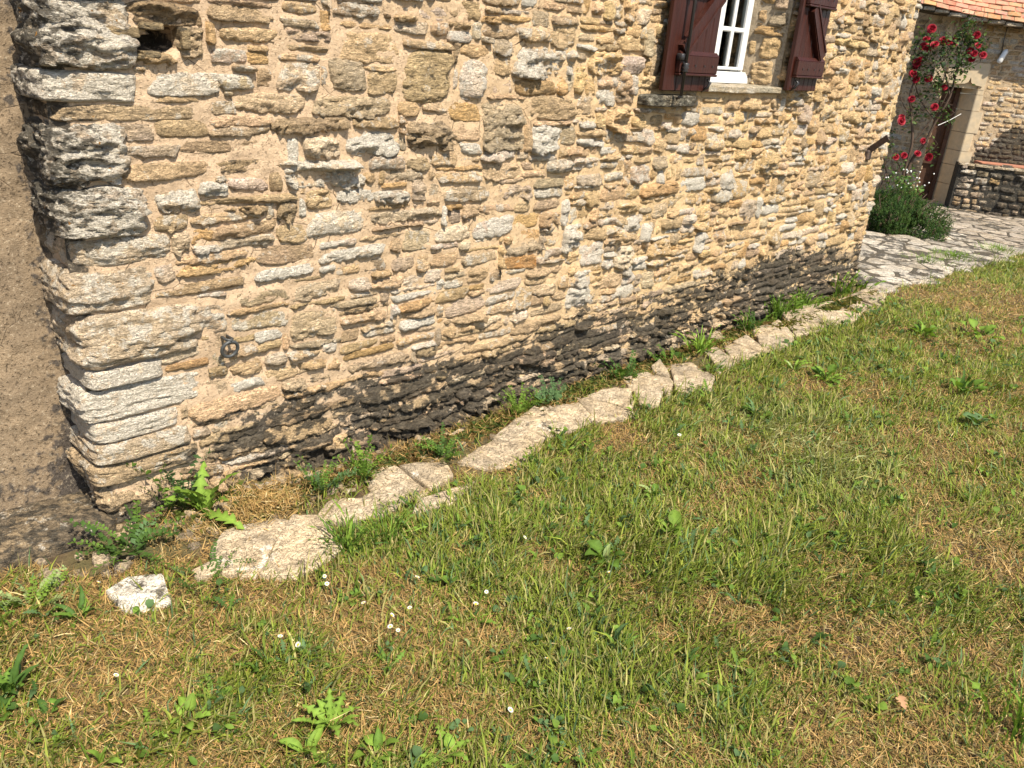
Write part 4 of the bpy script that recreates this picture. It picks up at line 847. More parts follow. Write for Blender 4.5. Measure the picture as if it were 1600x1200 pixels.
# low stone wall with a clay top in front of the right part
low = thing('low_wall', 'low blackened stone wall with an orange clay top beside the far doorway', 'wall', (0, 0, 0))
D0 = .42
def low_frame(X, Z, d, s): return far_frame(X, Z, d+D0+.06*np.clip(X-.2, 0, 2), s)
xs = np.arange(-.03, 1.8, .03); zs = np.arange(ZB-.06, .40, .03)
V, F, T, Wt = mortar_grid(xs, zs, low_frame, None, lambda x, z: np.full_like(x, .95), 1, 67); 
b0 = len(V); e1 = [far_frame(np.array([-.03]), np.array([zz]), np.array([dd]), None)[0] for zz, dd in ((ZB-.06, D0), (.40, D0), (.40, 0), (ZB-.06, 0))]
V = np.concatenate([V, e1]); T = np.ones((len(V), 3)); Wt = np.concatenate([Wt, np.tile([0, .95, 0], (4, 1))])
link('core', np_mesh('core', V, [F, np.array([[0, 1, 2, 3]])+b0], T, Wt, True, [M_DARKMORTAR]), low)
sp = []; z = ZB
while z < .36:
    h = rng.uniform(.06, .115); u = -.03+rng.uniform(0, .02)
    while u < 1.3:
        w = rng.uniform(.07, .24); k = rng.choice(['g', 'w', 'k', 'o', 'd'], p=[.33, .12, .25, .1, .2]); sp.append(dict(x=u+w/2, z=z+h/2, w=w-.02, h=h-.014, k=k, p=rng.uniform(.008, .034))); sp[-1]['z'] += rng.normal(0, .008); u += w
    z += h
def lowst(x, z):
    n = fbm(np.stack([x*4, z*5, x*0], -1), 3, 88); return np.clip(.55+.6*sstep(.1, .7, x)+.8*n, .2, 1.0)
for V, F, T, Wt, c in make_relief(sp, lambda x, z: .02, low_frame, lowst, 17, 1, .02):
    link('stone', np_mesh('stone', V, [F], T, Wt, True, [M_STONE_FAR]), low, c)
u = -.045; q = 0
while u < 1.4:
    w = rng.uniform(.16, .3); V, F, T, Wt = rock(w-.004, .17, .035, 400+q, 8, .2, 8, (.50, .40, .27), (.4, .3, .3), .4)
    V = V[:, :1]*(FT+.06*FN)[None, :]+V[:, 1:2]*-FN[None, :]+V[:, 2:]*np.array([[0, 0, 1]])
    link('coping_stone', np_mesh('coping_stone', V, [F], T, Wt, True, [M_STONE_FAR]), low, fp(u+w/2, .405, D0-.06+.06*max(0, u+w/2-.2))); u += w; q += 1
M_CLAY = plain('clay_top', (.36, .15, .085), .25, 8, .85, .003, col2=(.28, .125, .08))
b = MB(); pr = [(.26, .32), (.40, .34), (.7, .36), (1.7, .40), (1.7, .02), (.2, .02)]
lo = [tuple(fp(u, .40, d)) for u, d in pr]; hi = [tuple(fp(u, .442, d)) for u, d in pr]; n = len(pr)
b.add(lo+hi, [tuple(range(n, 2*n))[::-1], tuple(range(n))]+[(i, (i+1) % n, n+(i+1) % n, n+i) for i in range(n)]); b.build('clay_top', M_CLAY, low)
b = MB(); pr = [(-.02, .36), (.3, .38), (.3, .0), (-.02, .0)]; lo = [tuple(fp(u, .36, d)) for u, d in pr]; hi = [tuple(fp(u, .40, d)) for u, d in pr]
b.add(lo+hi, [(7, 6, 5, 4)]+[(i, (i+1) % 4, 4+(i+1) % 4, 4+i) for i in range(4)]); b.build('top_bed', M_DARKMORTAR, low)
# wall lamp and its cable
lamp = thing('wall_lamp', 'small white outdoor lamp on the farm building wall under the eave', 'lamp', tuple(fp(.17, 1.84, .01)))
def lp(u, z, d): return tuple(FT*u+FN*d+np.array([0, 0, z]))
b = MB(); b.tube([lp(-.012, .03, 0), lp(-.012, .03, .05)], .022, 8); b.build('bracket', M_IRON, lamp, True)
b = MB(); b.tube([lp(.03, .085, .06), lp(.02, .06, .075), lp(-.02, -.06, .085), lp(-.03, -.085, .08)], [.022, .034, .036, .028], 10); b.build('housing', M_WHITE, lamp, True)
b = MB(); b.tube([lp(-.012, .03, .012), lp(-.03, .2, .012), lp(-.035, .43, .012)], .006, 6); b.build('cable', M_IRON, lamp, True)
t = thing('support_wire', 'thin pale wire tied across the far doorway to hold the rose', 'wire', (12.57, 1.72, 1.05))
b = MB(); b.tube([(0, 0, 0), (-.38, .005, -.085), (-.76, .01, -.15)], .004, 5); b.build('wire', M_WHITE, t)
# ------------------------------------------------------------------ lawn
def in_view(x, y, margin=60):
    d = np.stack([x, y, ground_z(x, y)], -1)-CAM; zz = d@FWD
    px = 800+1294*(d@RGT)/np.maximum(zz, .1); py = 600-1294*(d@UPV)/np.maximum(zz, .1)
    return (zz > .2) & (px > -margin) & (px < 1600+margin) & (py > -margin) & (py < 1200+margin*3)
FPOLY = [np.array(p) for p in FLAGS]
def inside_flags(x, y, grow=.95):
    r = np.zeros(len(x), bool)
    for P in FPOLY:
        c = P.mean(0); Q = c+(P-c)*grow; ins = np.ones(len(x), bool); sg = None
        cr = []
        for a, b in zip(Q, np.roll(Q, -1, 0)): cr.append((b[0]-a[0])*(y-a[1])-(b[1]-a[1])*(x-a[0]))
        cr = np.array(cr); r |= (cr > 0).all(0) | (cr < 0).all(0)
    return r
def lawn_edge(x):          # lawn lies at y below this line
    x = np.asarray(x)
    e = np.interp(x, [-3, -.3, .1, .5, 1.2, 2.0, 3.0, 4.0, 5.0, 5.6, 6.3, 7.5, 9.4, 12], [-.12, -.14, -.42, -.56, -.50, -.46, -.47, -.44, -.40, -.30, -.30, -.30, -.34, -.5])
    return e+.04*np.sin(x*9)+.03*np.sin(x*23+1)
def greenness(x, y):
    q = np.stack([x*1.0, y*1.0, x*0], -1)
    g = .02+1.5*fbm(q*2.6, 3, 51)+.75*fbm(q*9, 2, 52)+.22*sstep(-.2, .9, x)
    for bx, by, a, r in BLOB: g = g+a*.62*np.exp(-((x-bx)**2+(y-by)**2)/(2*(r*.62)**2))
    g = g+.35*np.exp(-((y-lawn_edge(x)+.12)/.12)**2)*sstep(2, 3.2, x)
    return g
def blades(n_try, seed, kind, x0=-1.8, x1=11, y0=-4.4, y1=.05):
    rng = np.random.default_rng(seed)
    # sample with density falling with distance
    x = rng.uniform(x0, x1, n_try*13); y = rng.uniform(y0, y1, n_try*13)
    dist = np.sqrt((x-CAM[0])**2+(y-CAM[1])**2+2.2)
    keep = (rng.random(len(x)) < np.clip((2.1/dist)**1.35, 0, 1)) & (in_view(x, y, 90) | (in_view(x, y, 900) & (rng.random(len(x)) < .12)))
    e = lawn_edge(x); gn = greenness(x, y)
    if kind == 'green':
        pr = sstep(-.7, .7, gn)*.84+.16; ok = (y < e+.02) | ((rng.random(len(x)) < .10) & (y < e+.3) & (y < -.06) & (x > .5))
        # grass invading the edge of the flags
        keep &= ok & (rng.random(len(x)) < pr)
    else:
        pr = sstep(.95, -.35, gn)*.85+.15; band = (y < -.05) & (x > .05) & (rng.random(len(x)) < .32)
        keep &= ((y < e+.06) | band) & (rng.random(len(x)) < pr) & (y < .0)
        keep &= ~((x > 5.6) & (y > e+.03))
    keep &= ~((x > 5.5) & (y > e+.05))
    fl = inside_flags(x, y, .86); keep &= ~(fl & (rng.random(len(x)) < .972))
    keep &= ~((x < -.1) & (y > -.10))
    x, y = x[keep][:n_try], y[keep][:n_try]
    return x, y, greenness(x, y), rng
def make_blades(x, y, gn, rng, kind):
    n = len(x); dist = np.sqrt((x-CAM[0])**2+(y-CAM[1])**2+2.2)
    clump = fbm(np.stack([x*7, y*7, x*0], 1), 2, 81); az0 = fbm(np.stack([x*1.7, y*1.7, x*0+3], 1), 2, 82)*3.2
    if kind == 'green':
        L = rng.lognormal(math.log(.033), .42, n)*(1+.75*np.clip(clump, -.5, 1)+.35*np.clip(gn, 0, 1)); L = np.clip(L, .015, .14)
        w = rng.uniform(.0011, .0026, n)*(1+.12*dist)*.95; tilt = np.clip(rng.normal(.75, .38, n), .05, 1.45); bend = rng.uniform(.1, 1.1, n)
        az = az0+rng.normal(0, 1.3, n)
        hue = rng.random(n)[:, None]; C = np.array([.095, .145, .018])*(1-hue)+np.array([.20, .225, .034])*hue
        yel = (rng.random(n) < .30)[:, None]; C = np.where(yel, np.array([.26, .235, .085])*rng.uniform(.7, 1.2, (n, 1)), C)
        blu = (rng.random(n) < .08)[:, None]; C = np.where(blu, np.array([.09, .15, .06]), C)
        C = C*rng.uniform(.65, 1.4, (n, 1))
        pale = np.exp(-((x-2.54)**2+(y+1.21)**2)/(2*.22**2))[:, None]*(rng.random(n) < .45)[:, None]; w = w*(1+.25*pale[:, 0])
        C = C*(1-pale)+np.array([.40, .40, .19])*pale; L = L*(1+.6*pale[:, 0]); az = np.where(pale[:, 0] > .35, rng.normal(-2.0, .8, n), az); tilt = np.where(pale[:, 0] > .35, rng.uniform(.3, 1.3, n), tilt)
    else:
        L = rng.lognormal(math.log(.026), .5, n); L = np.clip(L, .01, .10)
        w = rng.uniform(.0005, .0013, n)*(1+.12*dist)*.95; tilt = np.clip(rng.normal(1.22, .28, n), .3, 1.62); bend = rng.uniform(-.5, 1.1, n)
        az = az0*.5+rng.uniform(-math.pi, math.pi, n)
        hue = rng.random(n)[:, None]; C = np.array([.42, .275, .105])*(1-hue)+np.array([.29, .175, .062])*hue
        st_ = (rng.random(n) < .09)[:, None]; C = np.where(st_, np.array([.52, .40, .20]), C); ol = (rng.random(n) < .2)[:, None]; C = np.where(ol, np.array([.18, .15, .045]), C)
        C = C*rng.uniform(.55, 1.3, (n, 1))
    z = ground_z(x, y)-.003+(.012*rng.random(n)**2 if kind == 'dry' else 0)
    t0 = tilt; segs = [0, .55, 1.0]
    ca, sa = np.cos(az), np.sin(az); P = np.stack([x, y, z], 1); rows = []; ang = t0.copy(); side = np.stack([-sa, ca, 0*ca], 1)
    tw = rng.normal(0, .5, n); prev = 0
    for k, s in enumerate(segs):
        if k: 
            d = (s-prev)*L; P = P+np.stack([np.sin(ang)*ca*d, np.sin(ang)*sa*d, np.cos(ang)*d], 1); ang = np.clip(ang+bend*.6, 0, 1.9); prev = s
        ww = w*[1, .85, 0][k]; sd = side+np.stack([ca, sa, 0*ca], 1)*np.sin(tw)[:, None]*0
        sd = sd*np.cos(tw)[:, None]+np.array([0, 0, 1.0])*np.sin(tw)[:, None]
        if k < 2: rows += [P-sd*ww[:, None], P+sd*ww[:, None]]
        else: rows.append(P)
    V = np.stack(rows, 1); V[:, :, 2] = np.maximum(V[:, :, 2], z[:, None]-.002); V = V.reshape(-1, 3); b = np.arange(n)*5
    return V, [np.stack([b, b+1, b+3, b+2], 1), np.stack([b+2, b+3, b+4], 1)], np.repeat(C, 5, 0)
for kind, n, sd, m in (('green', 185000, 1, M_GRASS), ('dry', 225000, 2, M_DRY)):
    x, y, gn, rg = blades(n, sd, kind); V, F, C = make_blades(x, y, gn, rg, kind)
    link(kind+'_grass', np_mesh(kind+'_grass', V, F, C, None, True, [m]), None, kind='stuff', label='green grass blades of the lawn' if kind == 'green' else 'dry straw coloured thatch between the green blades of the lawn')

# ------------------------------------------------------------------ leaves and weeds
def leaf_mesh(shape, seed=0, n=14):
    """unit leaf along +X, lying in XY, arching in Z"""
    rng = np.random.default_rng(seed); s = np.linspace(0, 1, n)
    if shape == 'oval': w = .24*np.sin(np.pi*s**.75)**.8*(s > .0)+.012
    elif shape == 'spoon': w = np.where(s < .35, .035, .26*np.sin(np.pi*np.clip((s-.3)/.7, 0, 1)**.8)**.7+.02)
    elif shape == 'lance': w = .10*np.sin(np.pi*s**.6)**.9+.012
    elif shape == 'strap': w = .032*(1-s)**.35+.002
    elif shape == 'tooth':
        n = 23; s = np.linspace(0, 1, n); env = .03+.115*np.sin(np.pi*s**1.25)**.9; w = env*np.where(np.arange(n) % 4 < 2, 1.0, .42)+.006; w = w*rng.uniform(.85, 1.2, n)
    elif shape == 'round': w = np.where(s < .3, .03, .36*np.sqrt(np.clip(1-((s-.66)/.35)**2, 0, 1))+.01)
    w = w.copy(); w[-1] = .003
    zc = .30*np.sin(np.pi*s*.55)-.26*s**2.2; cup = .35 if shape != 'tooth' else .22
    wav = rng.normal(0, .02, n); V = []; bow = rng.normal(0, .06)
    for k in range(n):
        yb = bow*math.sin(math.pi*s[k])
        back = .05 if shape == 'tooth' and k % 4 < 2 else 0
        V += [(s[k]-back, yb-w[k], zc[k]+cup*w[k]+wav[k]), (s[k], yb, zc[k]), (s[k]-back, yb+w[k], zc[k]+cup*w[k]-wav[k])]
    F = []
    for k in range(n-1):
        a = 3*k; F += [(a, a+3, a+4, a+1), (a+1, a+4, a+5, a+2)]
    return np.array(V), np.array(F)
def frond_mesh(seed=0, pairs=9, wl=.16, narrow=False):
    """unit frond: arching stem with opposite small leaflets"""
    rng = np.random.default_rng(seed); V = []; F = []
    def quadstrip(pts):
        b = len(V); V.extend(pts); return b
    s = np.linspace(0, 1, pairs+2)
    st = np.stack([s, .10*np.sin(s*3+seed), .30*np.sin(np.pi*s*.55)-.22*s**2], 1)
    for k in range(len(s)-1):
        a, b_ = st[k], st[k+1]; i = quadstrip([a+[0, -.008, 0], a+[0, .008, 0], b_+[0, .008, 0], b_+[0, -.008, 0]]); F.append((i, i+1, i+2, i+3))
    for k in range(1, pairs+1):
        for sg in (-1, 1):
            c = st[k]+[rng.normal(0, .01), 0, 0]; L = wl*(1.0 if narrow else 1.15-.6*s[k])*rng.uniform(.8, 1.2); a = rng.normal(.25, .15); dz = rng.normal(.02, .03)
            dx, dy = math.sin(a)*L, sg*math.cos(a)*L; px, py = -dy*.34*sg, dx*.34*sg
            px, py = .36*L*math.cos(a), -sg*.36*L*math.sin(a)
            i = quadstrip([c, c+[dx*.5+px, dy*.5+py, dz], c+[dx, dy, dz*1.5], c+[dx*.5-px, dy*.5-py, dz]]); F.append((i, i+1, i+2, i+3) if sg > 0 else (i+3, i+2, i+1, i))
    return np.array(V), np.array(F)
LEAFMESH = {}
GREENS = {'bright': (.15, .235, .035), 'mid': (.095, .165, .025), 'dark': (.055, .105, .022), 'blue': (.085, .145, .055), 'pale': (.23, .29, .11), 'yellow': (.26, .27, .06)}
def leafme(shape, col, v):
    key = (shape, col, v)
    if key not in LEAFMESH:
        if shape == 'frond': V, F = frond_mesh(v)
        elif shape == 'fern': V, F = frond_mesh(v, 13, .085, True)
        elif shape == 'fine': V, F = frond_mesh(v, 12, .10)
        else: V, F = leaf_mesh(shape, v)
        r = np.random.default_rng(v+5); c = np.array(GREENS[col])*r.uniform(.8, 1.2)
        LEAFMESH[key] = np_mesh('frond' if shape in ('frond', 'fern', 'fine') else 'leaf', V, [F], np.tile(c, (len(V), 1))*((np.where(np.arange(len(V)) % 3 == 1, 1.28, r.uniform(.72, 1.05, len(V)))) if shape not in ('frond', 'fern', 'fine') else r.uniform(.75, 1.2, len(V)))[:, None], None, shape not in ('frond', 'fern', 'fine'), [M_LEAF])
    return LEAFMESH[key]
def weed(pos, label, parts, cat='weed', name='weed', z=None, group='weeds growing in the lawn and along the wall', seed=0):
    """parts: list of (shape, colour, count, length, pitch, spread, width)"""
    x, y = pos; rng = np.random.default_rng(seed+int(abs(x)*1000)+int(abs(y)*777))
    t = thing(name, label, cat, (x, y, float(ground_z(x, y)) if z is None else z), 0, group)
    for shape, col, cnt, L, pitch, jit, wd in parts:
        a0 = rng.uniform(0, 6.28)
        for k in range(cnt):
            me = leafme(shape, col, int(rng.integers(0, 5))); o = link(me.name.split('.')[0], me, t)
            a = a0+k*2.399+rng.normal(0, .25); l = L*rng.uniform(.7, 1.25)*(1.0 if y > -.42 or shape == 'strap' else .68 if x < 1.3 else .52); p = pitch+rng.normal(0, .22)
            o.rotation_euler = Euler((rng.normal(0, .25), -p, a), 'XYZ'); o.scale = (l, l*wd, l); r = jit*rng.uniform(0, 1)
            o.location = (r*math.cos(a), r*math.sin(a), .004+.01*rng.random())
    return t
P = PLANT
def along(x, y): return (x, y)
weed(P[0], 'tall upright fern frond against the black stones at the house corner', [('fern', 'mid', 2, .26, 1.35, .01, .8), ('fern', 'dark', 3, .13, .7, .02, .9)], 'fern', 'fern', seed=1)
weed(P[1], 'bright dandelion plant with long toothed leaves at the house corner', [('tooth', 'bright', 6, .19, .75, .01, .9), ('tooth', 'bright', 3, .16, .25, .01, .8), ('lance', 'bright', 2, .12, 1.2, .01, .9)], 'dandelion', 'dandelion', seed=3)
weed(P[2], 'sprawling dark ferny weed beside the slab left of the house corner', [('frond', 'dark', 9, .16, .3, .05, .9), ('fern', 'mid', 8, .18, .28, .06, .9), ('frond', 'blue', 4, .12, .6, .03, .9)], seed=4)
weed(P[3], 'bluish leafy weed behind the bright dandelion', [('frond', 'blue', 6, .15, .9, .03, .9), ('fern', 'blue', 3, .20, 1.1, .02, .9)], seed=5)
weed(P[4], 'low dark feathery weed between the white slab and the next stone', [('frond', 'dark', 10, .12, .3, .07, .9), ('fine', 'mid', 8, .11, .4, .06, .9), ('frond', 'blue', 5, .10, .4, .09, .9)], seed=6)
weed(P[5], 'grey green bushy weed above the second large drip stone', [('frond', 'blue', 12, .12, .6, .05, .9), ('fine', 'mid', 8, .13, .8, .05, .9)], seed=7)
weed(P[6], 'upright bright leafy weed growing against the black foot of the wall', [('frond', 'bright', 8, .13, .9, .04, .9), ('fern', 'mid', 7, .15, 1.0, .03, .9)], seed=8)
weed(P[7], 'small trailing weed hanging over the inner edge of the drip stones', [('frond', 'mid', 8, .10, .4, .05, .9), ('fine', 'dark', 5, .12, .7, .03, .9)], seed=9)
weed(P[8], 'fine leaved bushy weed at the wall foot near the middle', [('fine', 'bright', 18, .13, .95, .07, .9), ('fine', 'mid', 10, .11, .6, .07, .9)], seed=10)
weed(P[9], 'bluish round leaved weed right of the bushy one at the wall foot', [('frond', 'blue', 14, .12, .75, .06, .9), ('round', 'blue', 8, .06, .6, .05, 1)], seed=11)
weed(P[10], 'dark green weed in the moss behind the pale split flagstone', [('frond', 'dark', 10, .13, .6, .07, .9), ('round', 'mid', 6, .06, .6, .06, 1)], seed=12)
weed(P[11], 'low mossy weed between wall and flagstones left of the bright tuft', [('frond', 'mid', 10, .10, .4, .09, .9), ('round', 'dark', 8, .05, .5, .08, 1)], seed=13)
weed(P[12], 'bright tuft of broad blades at the wall foot', [('strap', 'bright', 26, .15, .75, .06, .8), ('lance', 'bright', 6, .11, .6, .04, .8)], 'grass tuft', 'grass_tuft', seed=14)
weed(P[13], 'tall green grass tuft against the wall foot, largest of the far three', [('strap', 'mid', 64, .17, 1.1, .14, .6), ('strap', 'bright', 32, .15, 1.0, .14, .6)], 'grass tuft', 'grass_tuft', seed=15)
weed(P[14], 'green grass tuft at the wall foot, middle one of the far three', [('strap', 'bright', 54, .15, 1.0, .13, .6), ('strap', 'mid', 25, .14, 1.0, .13, .6)], 'grass tuft', 'grass_tuft', seed=16)
weed(P[15], 'green grass tuft at the far corner of the house', [('strap', 'bright', 70, .16, 1.05, .2, .6), ('strap', 'mid', 32, .18, 1.1, .2, .6)], 'grass tuft', 'grass_tuft', seed=17)
weed(P[16], 'small dark weed at the wall foot left of the far grass tufts', [('frond', 'dark', 10, .12, .8, .06, .9), ('strap', 'mid', 16, .16, .9, .06, .75)], seed=18)
weed(P[17], 'pale ferny patch of small leaves in the dry grass at the left edge', [('frond', 'pale', 12, .085, .35, .06, 1), ('frond', 'bright', 10, .08, .3, .07, 1)], seed=19)
weed(P[18], 'dark narrow leaved weed below the dark slab', [('lance', 'dark', 6, .10, .45, .02, .8), ('lance', 'mid', 5, .09, .3, .02, .9)], seed=20)
weed(P[19], 'large dark dock plant cut by the left edge of the picture', [('oval', 'dark', 6, .11, .5, .03, .7), ('tooth', 'mid', 5, .11, .8, .03, .9), ('lance', 'dark', 5, .13, .7, .03, 1)], seed=21)
weed(P[20], 'lacy bright weed in the dry lower left lawn', [('frond', 'bright', 9, .075, .35, .03, 1), ('frond', 'mid', 5, .07, .5, .02, 1)], seed=22)
weed(P[21], 'single long toothed dandelion leaf pair in the dry lower left lawn', [('tooth', 'bright', 2, .12, .6, .01, .8)], 'dandelion', 'dandelion', seed=23)
weed(P[22], 'cluster of broad smooth bright leaves in the dry lower left lawn', [('spoon', 'bright', 6, .075, .35, .02, .8), ('oval', 'bright', 3, .055, .3, .05, .7)], seed=24)
weed(P[23], 'dandelion with many upright toothed leaves at the bottom of the lawn', [('tooth', 'bright', 8, .12, .6, .02, .9), ('oval', 'bright', 4, .09, .4, .03, .8)], 'dandelion', 'dandelion', seed=25)
weed(P[24], 'flat spoon leaved rosette at the bottom edge left of centre', [('spoon', 'bright', 7, .085, .3, .01, 1), ('oval', 'mid', 3, .07, .5, .02, .8)], seed=26)
weed(P[25], 'loose toothed leaf plant at the bottom edge of the lawn centre', [('tooth', 'bright', 5, .10, .4, .02, 1), ('spoon', 'bright', 3, .08, .4, .02, 1)], 'dandelion', 'dandelion', seed=27)
weed(P[26], 'flat leaves lying left of the upright dandelion at the bottom', [('oval', 'bright', 4, .09, .2, .03, .7), ('tooth', 'mid', 2, .08, .3, .02, 1)], seed=28)
weed(P[27], 'clover patch under the lowest left daisies', [('round', 'mid', 9, .035, .5, .03, 1), ('oval', 'blue', 3, .06, .3, .02, .9)], 'clover', 'clover', seed=29)
weed(P[28], 'clover patch beside the yellowish daisy', [('round', 'mid', 10, .032, .6, .03, 1), ('round', 'dark', 6, .03, .5, .03, 1)], 'clover', 'clover', seed=30)
weed(P[29], 'pair of jagged dark leaves below the group of three daisies', [('tooth', 'mid', 4, .10, .25, .02, .9), ('lance', 'mid', 2, .08, .3, .02, .8)], 'dandelion', 'dandelion', seed=31)
weed(P[30], 'single pale oval leaf standing in dry grass at the lawn centre', [('oval', 'pale', 1, .06, .7, .0, .9)], seed=32)
weed(P[31], 'scalloped round leaves right of the lone daisy at the lawn centre', [('round', 'blue', 6, .05, .5, .02, 1)], 'clover', 'clover', seed=33)
weed(P[32], 'small cut leaved cranesbill in the lower lawn, upper of two', [('round', 'mid', 5, .032, .5, .02, 1)], 'clover', 'clover', seed=34)
weed(P[33], 'dense small cut leaves near the lowest daisy', [('round', 'blue', 9, .032, .5, .04, 1), ('oval', 'mid', 3, .06, .4, .03, .7)], 'clover', 'clover', seed=35)
weed(P[34], 'small bluish leaf cluster right of the bottom dandelion', [('round', 'blue', 7, .034, .5, .03, 1)], 'clover', 'clover', seed=36)
weed(P[35], 'broad leaved plant in the greener grass right of centre', [('spoon', 'mid', 6, .11, .45, .02, 1), ('oval', 'pale', 2, .09, .6, .01, .8)], seed=37)
weed(P[36], 'dark upright leaf pair in the centre of the lawn', [('oval', 'blue', 2, .10, .9, .01, .7), ('lance', 'mid', 2, .09, .6, .01, .8)], seed=38)
weed(P[37], 'big single oval leaf on brown grass in the lower right lawn', [('oval', 'bright', 2, .075, .6, .01, 1.1)], seed=39)
weed(P[38], 'clump of broad bright leaves in the middle of the green lawn', [('spoon', 'bright', 7, .14, .4, .02, 1), ('tooth', 'bright', 4, .13, .6, .02, 1)], seed=40)
weed(P[39], 'pale broad leaves above the bright clump in the middle lawn', [('oval', 'pale', 5, .12, .35, .03, .7), ('spoon', 'mid', 3, .1, .5, .02, 1)], seed=41)
weed(P[40], 'leafy weed beside the long pale bent grass', [('spoon', 'mid', 6, .13, .5, .03, 1), ('lance', 'blue', 4, .14, .9, .02, .9)], seed=42)
weed(P[41], 'bright dandelion cluster in the upper lawn below the far flagstones', [('tooth', 'bright', 9, .17, .45, .03, 1), ('spoon', 'mid', 6, .14, .4, .06, 1), ('lance', 'bright', 2, .18, 1.2, .01, 1)], 'dandelion', 'dandelion', seed=43)
weed(P[42], 'long leaved dandelion left of the bright cluster in the upper lawn', [('tooth', 'bright', 6, .18, .4, .03, .9), ('lance', 'pale', 3, .18, .4, .02, .7)], 'dandelion', 'dandelion', seed=44)
weed(P[43], 'weed with bluish round leaves in the right lawn', [('round', 'blue', 6, .13, .5, .03, 1), ('oval', 'dark', 5, .13, .25, .05, .8)], seed=45)
weed(P[44], 'dark leafy weed with tall stalks in the right lawn', [('spoon', 'mid', 10, .16, .55, .07, 1), ('lance', 'dark', 5, .2, 1.2, .04, .7)], seed=46)
weed(P[45], 'leafy weed patch in the far lawn near the dry brown area', [('spoon', 'mid', 9, .17, .6, .08, 1), ('lance', 'bright', 5, .18, .8, .06, 1)], seed=47)
weed(P[46], 'leafy weed patch at the right edge of the dry brown area', [('spoon', 'bright', 10, .17, .6, .10, 1), ('oval', 'mid', 6, .15, .5, .08, .8)], seed=48)
weed(P[47], 'dense dark grass tuft beside the second large drip stone', [('strap', 'mid', 40, .085, .85, .07, .7), ('strap', 'dark', 20, .09, .8, .07, .7), ('strap', 'bright', 8, .14, 1.15, .04, .6)], 'grass tuft', 'grass_tuft', seed=49)
weed(P[48], 'looser grass tuft right of the dense dark one', [('strap', 'bright', 22, .09, .9, .07, .7), ('strap', 'mid', 12, .12, 1.2, .05, .6)], 'grass tuft', 'grass_tuft', seed=50)
weed(P[50], 'tall coarse grass tuft at the lower right edge', [('strap', 'mid', 22, .13, 1.05, .08, .7), ('strap', 'bright', 12, .15, 1.1, .08, .6)], 'grass tuft', 'grass_tuft', seed=52)
weed(P[51], 'bright leaf pair at the bottom left corner of the lawn', [('oval', 'bright', 3, .075, .8, .02, .7)], seed=53)
weed(P[49], 'dark leafy weed below the large dock at the left edge', [('oval', 'dark', 4, .07, .4, .03, .9), ('round', 'mid', 4, .04, .4, .03, 1)], seed=54)
# small leafy plants too many to count
def ground_leaves():
    rng = np.random.default_rng(91); Vs, Fs, Cs = [], [], []; off = 0; k = 0
    while k < 620:
        x, y = rng.uniform(-.7, 6.5), rng.uniform(-3.2, -.3)
        d = math.sqrt((x-CAM[0])**2+(y-CAM[1])**2+2.2)
        if rng.random() > (2.3/d)**1.1 or not in_view(np.array([x]), np.array([y]), 40)[0] or y > float(lawn_edge(x)): continue
        if float(greenness(np.array([x]), np.array([y]))[0]) < rng.uniform(-.6, .5): continue
        k += 1; z = float(ground_z(x, y)); sh = rng.choice(['round', 'oval', 'spoon', 'tooth'], p=[.22, .28, .2, .3]); cnt = rng.integers(2, 6)
        for j in range(cnt):
            V, F = leaf_mesh(sh, int(rng.integers(0, 6)), 7 if sh != 'tooth' else 14); L = rng.uniform(.013, .032)*(1.6 if sh == 'tooth' else 1)*(1+.08*d); a = rng.uniform(0, 6.28); p = rng.uniform(.1, .9)
            R_ = np.array(Euler((rng.normal(0, .3), -p, a)).to_matrix()); V = (V*L)@R_.T+[x+rng.normal(0, .012), y+rng.normal(0, .012), z+.006+rng.uniform(0, .015)]
            Vs.append(V); Fs.append(F+off); off += len(V); col = GREENS[rng.choice(['bright', 'mid', 'dark', 'blue'])]; Cs.append(np.tile(np.array(col)*rng.uniform(.7, 1.2), (len(V), 1)))
    link('ground_leaves', np_mesh('ground_leaves', np.concatenate(Vs), [np.concatenate(Fs)], np.concatenate(Cs), None, True, [M_LEAF]), None, kind='stuff', label='scattered small clover and daisy leaves in the lawn')
ground_leaves()
# moss, crumbs and straw in the joint between wall and flagstones
def crumbs():
    rng = np.random.default_rng(14); parts = []
    for k in range(620):
        x = rng.uniform(.15, 5.6) if k > 150 else rng.uniform(-.25, 1.0); y = rng.uniform(-.32, -.05) if x > .1 else rng.uniform(-.28, -.02)
        s = rng.uniform(.008, .03)*(1 if k > 40 else 1.5); V, F, T, Wt = rock(s*1.4, s, s*.6, k, 4, .3, 4, tuple(np.array((.26, .205, .14))*rng.uniform(.4, 1.2)), (.3, .35, .1))
        c, s_ = math.cos(k), math.sin(k); V = np.stack([V[:, 0]*c-V[:, 1]*s_+x, V[:, 0]*s_+V[:, 1]*c+y, V[:, 2]+float(ground_z(x, y))+s*.15], 1); parts.append((V, F, T, Wt))
    V, F, T, Wt = join(parts); link('stone_crumbs', np_mesh('stone_crumbs', V, [F], T, Wt, True, [M_FLAG]), None, kind='stuff', label='loose stone crumbs between the wall and the drip stones')
crumbs()
